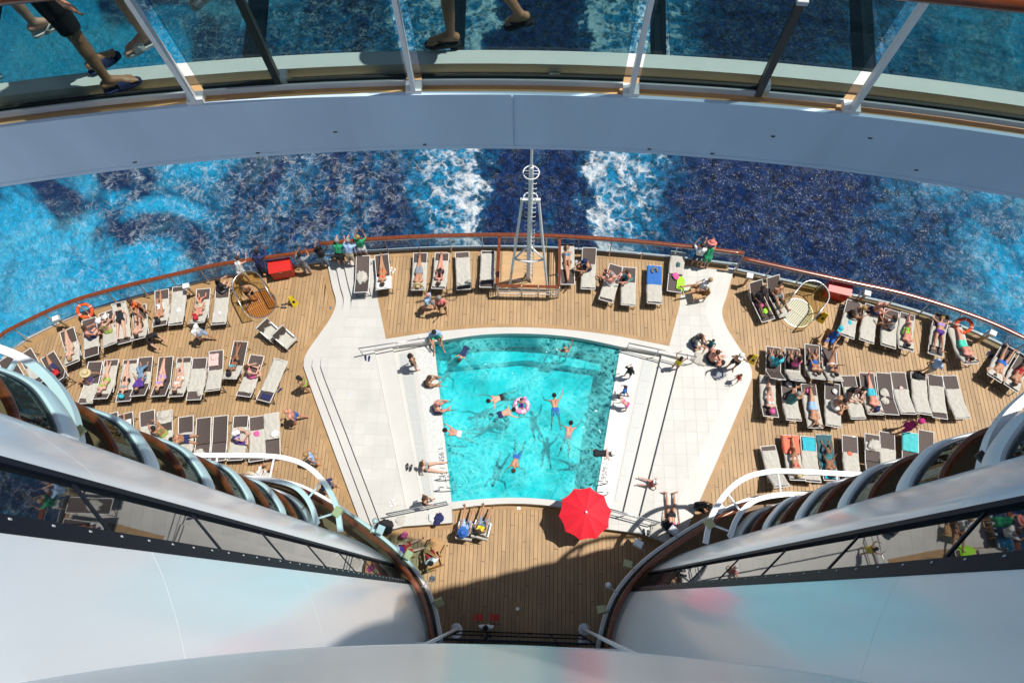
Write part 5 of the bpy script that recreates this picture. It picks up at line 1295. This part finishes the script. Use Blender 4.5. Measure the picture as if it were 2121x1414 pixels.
# chairs
def chair(px, py, z, deg, label, seatm=RATTAN, framem=RATTAN, cloth=None, back=.45):
    x, y = g(px, py, z + .42); o = empty('armchair', (x, y, z), face_dir(deg)); w = .29
    for a in (-1, 1):
        for b in (-1, 1): MB().box((a * w, b * .24, .21), (.045, .045, .42)).build('leg', framem, o)
        MB().box((a * (w + .01), -.02, .62), (.05, .52, .035)).build('armrest', framem, o)
        MB().box((a * (w + .01), .22, .52), (.04, .04, .2)).build('arm_post', framem, o)
    MB().box((0, 0, .40), (.62, .54, .045)).build('seat', seatm, o)
    MB().box((0, -.30, .40 + back / 2 + .06), (.60, .04, back), tilt=Matrix.Rotation(.25, 3, 'X')).build('backrest', seatm, o)
    if cloth:
        c = MB(); n = 8; vs = []; _seed[0] += 1; sd = _seed[0]
        prof = [(.30, .33), (.28, .445), (.1, .44), (-.12, .44), (-.22, .46), (-.27, .62), (-.32, .80), (-.36, .93), (-.42, .90), (-.44, .6)]
        for (yy, zz) in prof:
            for j in range(n + 1):
                xx = (j / n - .5) * .64; vs.append((xx, yy + .02 * noise.noise((xx * 6, zz * 6, sd)), zz + .02 * abs(noise.noise((xx * 7 + sd, yy * 5, zz * 5)))))
        c.add(vs, [(i * (n + 1) + j, i * (n + 1) + j + 1, (i + 1) * (n + 1) + j + 1, (i + 1) * (n + 1) + j) for i in range(len(prof) - 1) for j in range(n)])
        tw = c.build('towel', tmat(cloth), smooth=True); tw.location = o.location; tw.rotation_euler.z = o.rotation_euler.z
        tag(tw, f'{cloth} towel draped on the {label}', 'towel', 'towels on the armchairs')
    return tag(o, label, 'armchair', 'armchairs on the decks')
chair(905, 1132, 0, 25, 'empty tan wooden armchair beside the shadow edge', back=.35)
chair(966, 1096, 0, 8, 'armchair under the person with blue sunhat', framem=WPAINT, seatm=SLING, cloth='beige')
chair(999, 1094, 0, 12, 'armchair under the person in yellow top', framem=WPAINT, seatm=SLING, cloth='beige')
chair(898, 1160, 0, -20, 'armchair in the shade by the left ring terrace')
chair(840, 1140, 0, 70, 'armchair half hidden below the left ring terrace')
chair(1446, 606, TOPD, -100, 'armchair beside the lime green towel on the aft deck')
chair(1712, 708, 0, -150, 'armchair under the person in turquoise cap')
chair(543, 990, 0, 30, 'armchair under the low left beams', cloth='beige')
chair(562, 688, 0, 128, 'left armchair of the towelled pair below the left well', framem=WPAINT, seatm=SLING, cloth='beige')
chair(594, 703, 0, 128, 'right armchair of the towelled pair below the left well', framem=WPAINT, seatm=SLING, cloth='beige')
# float ring
x, y = g(1080, 840, .15); fl = empty('float_ring', (x, y, WZ - .05)); PINK = mat('pink_vinyl', (.80, .32, .56), .25, nscale=8, namt=.2, coat=.5)
for k in range(8):
    a = np.linspace(2 * math.pi * k / 8, 2 * math.pi * (k + 1) / 8, 5); MB().tube([(.27 * math.cos(t), .27 * math.sin(t), .10) for t in a], .11, 12, caps=False).build('segment', PINK if k % 2 else mat('pale_vinyl', (.82, .55, .68), .25, coat=.5), fl, smooth=True)
MB().lathe([(.0, .12), (.06, .10), (.09, 0), (.06, -.06)], (.12, .30, .2), 12, caps=False).build('crest', PINK, fl, smooth=True)
tag(fl, 'pink inflatable swim ring floating in the pool', 'float')
# flip flops, bags and other small things
def sole(mb, x, y, z, rz, mi=0):
    prof = [(-.13, 0), (-.12, .03), (-.05, .036), (.03, .042), (.09, .045), (.13, .03), (.142, 0)]; loop = prof + [(a, -b) for a, b in prof[-2:0:-1]]
    q = [(x + rot2(p, rz)[0], y + rot2(p, rz)[1]) for p in loop]; mb.prism(q, z, z + .03, mi)
def flipflops(px, py, z, deg, color, label):
    x, y = g(px, py, z); o = empty('flip_flops', (x, y, z), R(deg))
    for s_ in (-1, 1):
        mb = MB(); sole(mb, .02 * s_, s_ * .075, 0.0, .12 * s_); p = mb.build('sole', cmat(color), o)
        MB().tube([(.0, s_ * .075 - .04, .03), (.05, s_ * .075, .065), (0.0, s_ * .075 + .04, .03)], .008, 5).build('strap', BLACK if color != 'black' else LGREY, p)
    return tag(o, label, 'flip flops')
for a in ((588, 634, 0, 10, 'black', 'black flip flops beside the left round well'), (848, 967, TOPD, 90, 'black', 'black slippers beside the left drain grating'), (812, 1042, TOPD, 30, 'white', 'black and white sandals near the forward left handrail'),
          (813, 560, TOPD, 75, 'white', 'white flip flops right of the orange bikini on the aft deck'), (761, 742, TOPD, 95, 'navy', 'navy flip flops at the foot of the aft left handrail'), (1167, 601, TOPD, 60, 'brown', 'brown flip flops beside the mast enclosure'),
          (1745, 637, 0, 15, 'white', 'white trainers left of the striped swimwear by right rail'), (2049, 735, 0, 40, 'navy', 'dark shoes between two loungers at far right'), (577, 806, 0, 60, 'navy', 'navy sandals right of the last lounger, middle left row'), (1338, 1103, TOPD, 90, 'black', 'black shoes beside the mesh parasol frame')):
    flipflops(*a)
for a in ((800, 1090, TOPD + .01, 'black', .32, 'black beach bag below the left lamp arm', .7), (838, 1108, TOPD, 'hotpink', .14, 'hot pink bag beside the round deck drain', .8), (908, 1074, TOPD, 'navy', .24, 'black and yellow patterned towel on the left terrace corner', .4),
          (895, 1072, TOPD, 'white', .18, 'pale blue and white cloth beside the patterned towel', .4), (1385, 1088, TOPD, 'black', .26, 'dark green beach bag near the right ring terrace', .8), (1452, 745, TOPD, 'beige', .38, 'beige towel under the group on the right terrace', .15), (1488, 775, TOPD, 'grey', .30, 'grey towel with clothes on the right terrace', .25),
          (1495, 752, TOPD, 'black', .16, 'black shoes and bag amid the group on right terrace', .5), (1358, 1098, TOPD, 'beige', .30, 'beige folded parasol frame lying by the right rim', .25), (600, 1035, 0, 'yellow_' if False else 'black', .30, 'black and white bundle under the low left beams', .5), (1163, 572, TOPD, 'turq', .22, 'turquoise and pink towels piled by the mast enclosure', .8),
          (1197, 545, TOPD, 'white', .18, 'black and white bag between two aft loungers', .8), (829, 1077, TOPD, 'beige', .20, 'small mat with sandals on the left terrace', .06), (870, 700, 0.45, 'white', .08, 'folded white cloth on the pool rim', .5)):
    crumple(*g(a[0], a[1], a[2]), a[2], a[3], a[4], a[5], h=a[6], name='bundle', cat='bundle')
# neck pillow on the blue towel
L = LOUNGERS['M11']; p = on_lounger(L, 0, .28, LSEAT + .09); mb = MB(); mb.tube([(.12 * math.cos(t), .12 * math.sin(t), 0) for t in np.linspace(-.6, 4.2, 14)], .05, 8); o = mb.build('neck_pillow', cmat('floral'), smooth=True); o.location = p; tag(o, 'dark green neck pillow on the blue towel', 'pillow')

# ------------------------------------------------------------------ who is there
D_ = TOPD
# by the left rail
sit('A12', .25, 40, 'side', 'm', 'pale', 'shirt:black trunks:grey', 'person in black shirt with arms on knees, at the rail left of the left well')
at(514, 580, 0, 5, 'lean', 'f', 'pale', 'vest:white shorts:white', 'person in white vest leaning at the rail behind the left well')
at(529, 622, 0, 160, 'stand2', 'm', 'tan', 'trunks:black', 'bare chested person in black trunks standing in the left round well', hair='hairblack', dz=.04)
at(552, 568, 0, 5, 'lean', 'm', 'dark', 'longshirt:navy pants:navy', 'person in dark jacket leaning on the rail left of the red locker', hair='hairblack')
at(640, 566, 0, 10, 'photo', 'm', 'tan', 'shirt:grey pants:grey', 'person in grey green shirt taking a photo over the left rail', hair='hairblack')
at(678, 552, 0, 5, 'photo', 'm', 'tan', 'shirt:black pants:denim', 'person in black shirt taking a photo over the left rail', hair='hairblack')
at(712, 546, .3, 5, 'lean', 'f', 'pale', 'shirt:green shorts:black', 'person in emerald green shirt leaning on the aft rail', hair='hairgrey')
at(733, 546, D_, 10, 'lean', 'm', 'pale', 'shirt:sky shorts:beige', 'person in pale blue shirt leaning on the aft rail beside the green shirt', hair='hairgrey')
at(757, 532, D_, 0, 'photo', 'f', 'tan', 'shirt:green shorts:white', 'person in bright green top taking a photo over the aft rail', hair='blond')
lie('A3', 'supine_read', 'm', 'tan', 'shirt:red shorts:navy', 'person in dark red shirt and grey cap on a raised lounger, far left', hat='cap:grey')
lie('A4', 'supine', 'f', 'pale', 'bra:beige briefs:beige', 'person in beige bikini on her back, far left by the rail', longhair=True, hair='blond')
sit('A5', .95, 60, 'side', 'm', 'red', 'trunks:navy', 'bare chested person sitting sideways on a lounger below the left lifebuoy')
sit('A6', 1.0, 10, 'knees', 'f', 'pale', 'bra:olive briefs:olive', 'person with white cap and green bikini sitting up by the left rail', hat='cap:white')
lie('A7', 'prone_down', 'f', 'pale', 'swimsuit:black', 'person in black swimsuit lying face down, head towards the left rail', s_=1.05, hair='hairblack')
sit('A8', .12, 150, 'knees', 'f', 'tan', 'vest:orange briefs:orange', 'person in orange top crouched at the left rail', longhair=True)
lie('A8', 'supine_knee', 'm', 'pale', 'trunks:brown', 'pale person on back with raised knee, behind the one in black shirt', s_=1.05)
at(322, 706, 0, 120, 'squat', 'm', 'pale', 'shirt:black shorts:grey', 'person in black printed shirt crouching beside the left rail row', hair='hairblack')
lie('A9', 'supine_knee', 'm', 'tan', 'trunks:white', 'person with black hat over the face on a lounger by left rail', hat='cap:black')
lie('A11', 'supine_knees', 'm', 'red', 'trunks:beige', 'person with dark red cap and spread knees on a lounger by left rail', hat='cap:red')
at(432, 704, 0, -75, 'walk', 'm', 'tan', 'shirt:white shorts:sky', 'person in white shirt walking between the left rows')
# middle left row
sit('B1', .9, -70, 'side_back', 'f', 'tan', 'swimsuit:lilac', 'person in lilac swimsuit and straw hat sitting on leftmost lounger of middle row', hat='sunhat:straw')
lie('B2', 'supine_wide', 'f', 'pale', 'bra:olive briefs:olive', 'person in olive green bikini on her back, second of middle left row')
lie('B3', 'supine', 'f', 'pale', 'bra:grey briefs:black', 'person in black bikini with turquoise cap over face, middle left row', hat='cap:turq')
lie('B4', 'supine_knees', 'm', 'tan', 'shirt:purple pants:denim', 'person in jeans and purple shirt on a lounger, middle left row', hair='hairblack')
lie('B5', 'supine', 'f', 'pale', 'bra:lilac briefs:lilac', 'person in lilac bikini on her back, middle left row', longhair=True)
lie('B6', 'supine_knee', 'f', 'pale', 'bra:white briefs:white', 'person in white bikini with one knee raised, middle left row')
lie('B9', 'supine_wide', 'f', 'brown', 'briefs:black bra:turq', 'deeply tanned person in black briefs and turquoise top, legs apart', hat='cap:black')
sit('B10', .95, 30, 'cross', 'm', 'pale', 'trunks:pink', 'pale person sitting cross legged on a towelled lounger, middle left row')
at(642, 806, 0, -90, 'stand', 'f', 'tan', 'bra:olive briefs:olive', 'person in olive bikini walking beside the left terrace steps', hair='hairblack', longhair=True)
at(622, 872, 0, -100, 'walk', 'm', 'red', 'trunks:blue', 'bald bare chested person in blue patterned trunks walking', hair=None)
# lower left row
lie('C2', 'supine_knee', 'f', 'tan', 'bra:white briefs:navy', 'person half hidden by the left tower on a lounger')
sit('C4', 1.0, -40, 'knees', 'f', 'tan', 'bra:olive briefs:olive', 'person in green bikini sitting close to another, lower left row', hair='hairblack')
sit('C5', 1.0, 100, 'side_back', 'm', 'tan', 'trunks:navy', 'bare backed person in navy trunks leaning back, lower left row', hair='hairblack')
sit('C8', 1.05, 60, 'cross', 'f', 'pale', 'vest:lilac shorts:purple', 'person in lilac top and purple shorts bending forward, lower left row', hat='cap:white')
at(657, 957, 0, 60, 'carry', 'f', 'tan', 'dress:sky', 'person in blue and white print dress carrying a black bag', hair='blond')
at(692, 1013, 0, 120, 'stand2', 'm', 'tan', 'shirt:navy shorts:grey', 'person in navy shirt standing beside the left terrace steps', hat='cap:navy')
at(543, 990, 0, 30, 'sit_chair', 'f', 'tan', 'shirt:white shorts:white', 'person with beige cloth hat seated under the low left beams', hat='sunhat:beige', seat=.425)
# aft deck
at(892, 641, D_, 110, 'walk', 'm', 'red', 'shirt:sky shorts:grey', 'bald person in pale blue polo walking on the aft deck', hair=None)
at(918, 648, D_, 175, 'stand2', 'f', 'tan', 'shirt:salmon shorts:brown', 'person in red shirt standing on the aft deck', hair='hairgrey')
lie('M2', 'supine', 'f', 'tan', 'briefs:orange bra:orange', 'person in orange bikini with white towel over head, aft deck')
lie('M3', 'supine_hands', 'm', 'tan', 'trunks:grey', 'person in grey trunks with straw hat and hands behind head', hat='sunhat:straw', s_=1.05)
lie('M4', 'supine_read', 'f', 'red', 'swimsuit:black', 'person in black swimsuit on her back on the aft deck')
lie('M7', 'supine', 'f', 'tan', 'bra:denim briefs:brown', 'person in blue and brown bikini, head towards the aft rail', longhair=True, hair='hairblack')
sit('M8', 1.0, 70, 'side', 'm', 'tan', 'trunks:navy', 'person in navy trunks sitting sideways right of the mast', hat='cap:navy')
sit('M9', .95, -60, 'knees', 'm', 'red', 'trunks:white', 'grey haired bare person sitting on a lounger with knees drawn up', hair='hairgrey')
sit('M10', .55, -120, 'side', 'm', 'red', 'trunks:turq', 'tanned person in turquoise trunks sitting sideways, aft deck')
at(1446, 606, D_, -100, 'sit_legs_out', 'f', 'tan', 'shirt:white briefs:white', 'person in white blouse seated with legs on the lime towel', hair='blond', seat=.425)
at(1437, 549, D_, 5, 'photo', 'm', 'tan', 'shirt:white shorts:navy', 'person in white shirt photographing over the aft rail', hair='hairbrown')
at(1456, 551, D_, 5, 'lean', 'f', 'tan', 'dress:green', 'person in colourful dress and wide pink sunhat at the aft rail', hat='sunhat:salmon')
# right deck
sit('P1', 1.0, 0, 'sit_legs_out', 'm', 'dark', 'shirt:black trunks:black', 'person in black shirt on the leftmost lounger by the right rail', hair='hairblack')
sit('P2', 1.0, 0, 'sit_legs_out', 'm', 'tan', 'trunks:grey', 'bare backed person left of the right round well', hair='hairblack')
sit('P3', .7, 70, 'side', 'f', 'brown', 'bra:white briefs:black', 'person in black and white swimwear seated by the right rail', hair='blond')
sit('P4', .35, 60, 'side', 'm', 'red', 'trunks:navy', 'bald bare backed person bending forward by the right rail', hair=None)
sit('P5', .9, -60, 'side', 'f', 'tan', 'vest:grey briefs:black', 'person in grey top sitting sideways by the right rail', longhair=True)
lie('P6', 'supine_knee', 'm', 'red', 'trunks:lime', 'person in lime green trunks with raised knee by the right rail', hair='hairblack')
lie('P7', 'prone', 'f', 'tan', 'bra:lilac briefs:purple', 'person in purple bikini face down by the right rail', hair='blond', s_=1.05)
lie('P8', 'supine_hands', 'm', 'red', 'trunks:mint', 'person in mint trunks on his back below the right lifebuoy', hair='hairblack')
lie('P9', 'prone', 'm', 'tan', 'briefs:blue', 'person in blue briefs face down at the far right', s_=1.0)
lie('P10', 'supine_knee', 'm', 'tan', 'trunks:red', 'person partly behind the high right beam at far right')
at(1712, 708, 0, -150, 'sit_chair', 'f', 'tan', 'dress:blue', 'person in blue print dress and turquoise cap on an armchair', hat='cap:turq', seat=.425)
sit('Q1', .85, 0, 'knees', 'm', 'tan', 'shirt:turq shorts:grey', 'person in turquoise shirt seated on the short right row', hair='hairblack')
sit('Q2', .85, 0, 'knees', 'f', 'tan', 'vest:pink shorts:black', 'person in pink top seated on the short right row', hair='hairblack', longhair=True)
lie('Q3', 'supine_knees', 'm', 'tan', 'trunks:blue', 'person in blue trunks reclining on the short right row', s_=.95)
lie('Q4', 'supine_up', 'f', 'tan', 'bra:blue briefs:white', 'person with legs raised in blue bikini on the short right row', s_=.95, hair='hairblack')
at(1908, 773, 0, 75, 'walk', 'f', 'tan', 'shirt:sky shorts:beige', 'person in pale blue shirt walking above the long right row')
lie('V1', 'supine_knee', 'f', 'pale', 'bra:white briefs:white', 'person with pink cap and white bikini, first of the long right row', hat='cap:pink')
sit('V2', .95, 40, 'knees', 'f', 'tan', 'dress:teal', 'person in teal dress sitting up, second of the long right row', hair='hairgrey')
lie('V3', 'supine_hands', 'm', 'tan', 'trunks:sky', 'person in pale blue trunks on back, long right row', s_=1.08)
sit('V4', .95, 90, 'cross', 'm', 'tan', 'trunks:white', 'tanned person sitting folded forward, fourth of the long right row', hair='hairblack')
sit('V5', .7, 150, 'cross', 'f', 'pale', 'swimsuit:black', 'person in black swimsuit seen from behind, long right row', hair='hairblack', h=1.05)
lie('V6', 'supine_hands', 'm', 'red', 'trunks:turq', 'person in turquoise trunks with navy cap, hands behind head', hat='cap:navy', s_=1.0)
at(1858, 893, 0, 75, 'walk', 'f', 'tan', 'dress:magenta', 'person in magenta dress and cap walking between right rows', hat='cap:magenta', hair=None)
lie('X2', 'supine_knee', 'f', 'tan', 'bra:salmon briefs:white', 'person with straw hat on coral towel, lowest right row', hat='sunhat:straw')
lie('X4', 'supine_knees', 'm', 'brown', 'trunks:teal', 'person in dark trunks with bent knees, lowest right row', hat='cap:black')
# right terrace
at(1436, 706, D_, 120, 'cross', 'm', 'tan', 'shirt:floral shorts:navy', 'person in floral shirt sitting on the right terrace', seat=0)
at(1470, 716, D_, -150, 'ledge', 'm', 'tan', 'shirt:teal trunks:navy', 'small child in green shirt sitting on the right terrace', h=.62, seat=0)
at(1468, 746, D_, 70, 'cross', 'm', 'red', 'trunks:black', 'bare backed person sitting on a beige towel, right terrace', seat=0, h=1.08)
at(1512, 762, D_, -160, 'hands_up', 'm', 'tan', 'trunks:black', 'person in white cap and black trunks standing on right terrace', hat='cap:white')
at(1522, 790, D_, -120, 'stand2', 'f', 'tan', 'swimsuit:red', 'toddler in dark red swimsuit on the right terrace', h=.55)
at(1398, 762, .3, 20, 'hands_up', 'f', 'tan', 'swimsuit:yellow', 'child in yellow swimsuit holding the aft right handrail', h=.78, longhair=True, hair='hairblack')
at(1299, 781, .155, 30, 'stand2', 'm', 'tan', 'rashguard:black', 'child in black rash guard on the right pool ledge', h=.75)
at(1290, 818, .155, -60, 'walk', 'm', 'tan', 'rashguard:blue', 'child in blue rash guard on the right pool ledge', h=.68)
at(1294, 845, .155, -60, 'bend', 'f', 'pale', 'briefs:pink bra:pink', 'child in pink swimwear bending down on the right pool ledge', h=.68)
at(1352, 1002, D_, -80, 'ledge', 'm', 'pale', 'trunks:salmon', 'child with orange armbands sitting on the right steps', h=.7, seat=0, hat='cap:white')
at(1389, 1068, D_ + .01, 180, 'prone_down', 'f', 'tan', 'briefs:black bra:pink', 'person in black briefs and pink top lying on the right terrace')
at(1440, 1050, .15, 100, 'squat', 'f', 'tan', 'vest:black shorts:black', 'dark haired person in black crouching at the right terrace end', longhair=True, hair='hairblack', h=.9)
# left of the pool
at(861, 762, .155, 60, 'stand', 'f', 'tan', 'bra:black briefs:black', 'person in black bikini standing on the left pool ledge', hair='hairblack', longhair=True)
at(886, 795, .155, 75, 'ledge2', 'f', 'tan', 'bra:brown briefs:brown', 'person in brown bikini sitting with feet in pool, left ledge', seat=0)
at(903, 850, .155, 65, 'ledge2', 'm', 'red', 'trunks:navy', 'bald person in navy trunks sitting on the left pool edge', seat=0, hair=None, h=1.05)
at(884, 968, .16, 88, 'ledge', 'f', 'pale', 'bra:turq briefs:black', 'person in black and turquoise bikini sitting by the left grating', seat=0)
at(886, 1042, D_, 80, 'walk', 'f', 'tan', 'bra:black briefs:black', 'person holding the forward left handrail', h=.95)
at(902, 694, D_, 165, 'ledge2', 'm', 'tan', 'shirt:sky trunks:mint', 'person in pale shirt sitting on the aft pool rim', seat=0, hair='hairblack', h=1.05)
# in the pool
W_ = WZ - .118
def swim(px, py, deg, pose, sex, skin, wear, label, dz=-.02, **k): at(px, py, WZ, deg, pose, sex, skin, wear, label, seat=0, dz=dz - .16, **{'h': .93, **k})
swim(965, 722, 205, 'swim', 'f', 'pale', 'swimsuit:navy', 'swimmer in dark swimsuit near the aft left pool corner')
swim(1168, 728, 5, 'wave', 'm', 'tan', 'trunks:navy', 'bald swimmer reaching up to the aft pool rim', hair=None, dz=-.35)
swim(1040, 822, 250, 'swim', 'm', 'pale', 'trunks:black', 'dark haired swimmer above the pink ring', hair='hairblack')
swim(1036, 858, 70, 'swim', 'm', 'pale', 'shorts:navy', 'swimmer in black shorts pushing the pink ring', hair='hairblack')
at(1080, 842, WZ, 175, 'ring', 'f', 'tan', 'swimsuit:purple', 'child sitting in the pink swim ring', seat=0, dz=-.05, h=.62, hair='hairblack')
swim(1150, 848, -5, 'swim', 'm', 'tan', 'trunks:blue', 'dark haired swimmer right of the pink ring', hair='hairblack')
swim(952, 898, -78, 'crawl', 'm', 'red', 'trunks:white', 'swimmer in white trunks reaching the left pool edge', hair='hairblack')
swim(1176, 905, 12, 'swim', 'm', 'red', 'trunks:grey', 'swimmer in grey trunks near the right of the pool', hair='hairblack')
swim(1070, 945, 190, 'swim', 'm', 'tan', 'trunks:blue', 'swimmer in blue trunks low in the middle of the pool')
swim(1236, 938, 92, 'swim', 'f', 'pale', 'swimsuit:black', 'person in black swimsuit and white cap leaning on right pool edge', hat='cap:white', dz=.04)
# forward deck
at(966, 1096, 0, 8, 'sit_legs_out', 'f', 'tan', 'dress:sky', 'person with blue sunhat and legs raised in the armchair row', hat='sunhat:blue', seat=.43)
at(999, 1094, 0, 15, 'sit_legs_out', 'f', 'tan', 'vest:yellow shorts:denim', 'person in yellow top sitting with knees up on an armchair', longhair=True, seat=.43)
at(898, 1160, 0, -20, 'sit_chair', 'm', 'tan', 'shirt:white shorts:red', 'person in white shirt seated in the shade by left ring', seat=.425, hair='hairblack')
at(840, 1140, 0, 70, 'sit_legs_out', 'f', 'pale', 'vest:purple shorts:red', 'person in purple top and red shorts below the left ring', seat=.425, hat='sunhat:white')
at(1010, 1296, 0, 0, 'carry', 'm', 'dark', 'shirt:white pants:black', 'waiter in white shirt carrying red trays by the glass doors', hair='hairblack')
for s_, c in ((-1, RED), (1, BLACK)):
    x, y = g(1010 + s_ * 17 - 3, 1278, 1.1); o = MB().box((0, 0, 0), (.34, .24, .03)).box((0, .02, .02), (.30, .20, .015)).build('tray', RED); o.location = (x, y, 1.10); tag(o, f'red serving tray in the {"left" if s_ < 0 else "right"} hand of the waiter', 'tray')
# on the footbridge
at(222, 158, ZF, 48, 'stand', 'm', 'tan', 'shirt:blue shorts:black', 'person in blue shirt and black shorts on the footbridge', big=True, sandal='navy:slide:navy')
at(48, 105, ZF, 65, 'walk', 'f', 'pale', 'dress:navy', 'person with white sandals at the left end of the footbridge', big=True, sandal='white:thong:white')
at(350, 58, ZF, -115, 'walk', 'f', 'pale', 'shirt:white shorts:denim', 'person with pale slides beside the second bridge post', big=True, sandal='white:slide:white')
at(985, 75, ZF, -85, 'walk', 'm', 'tan', 'shirt:grey shorts:navy', 'person in black flip flops in the middle of the footbridge', big=True, sandal='black:thong:black')
make_people()
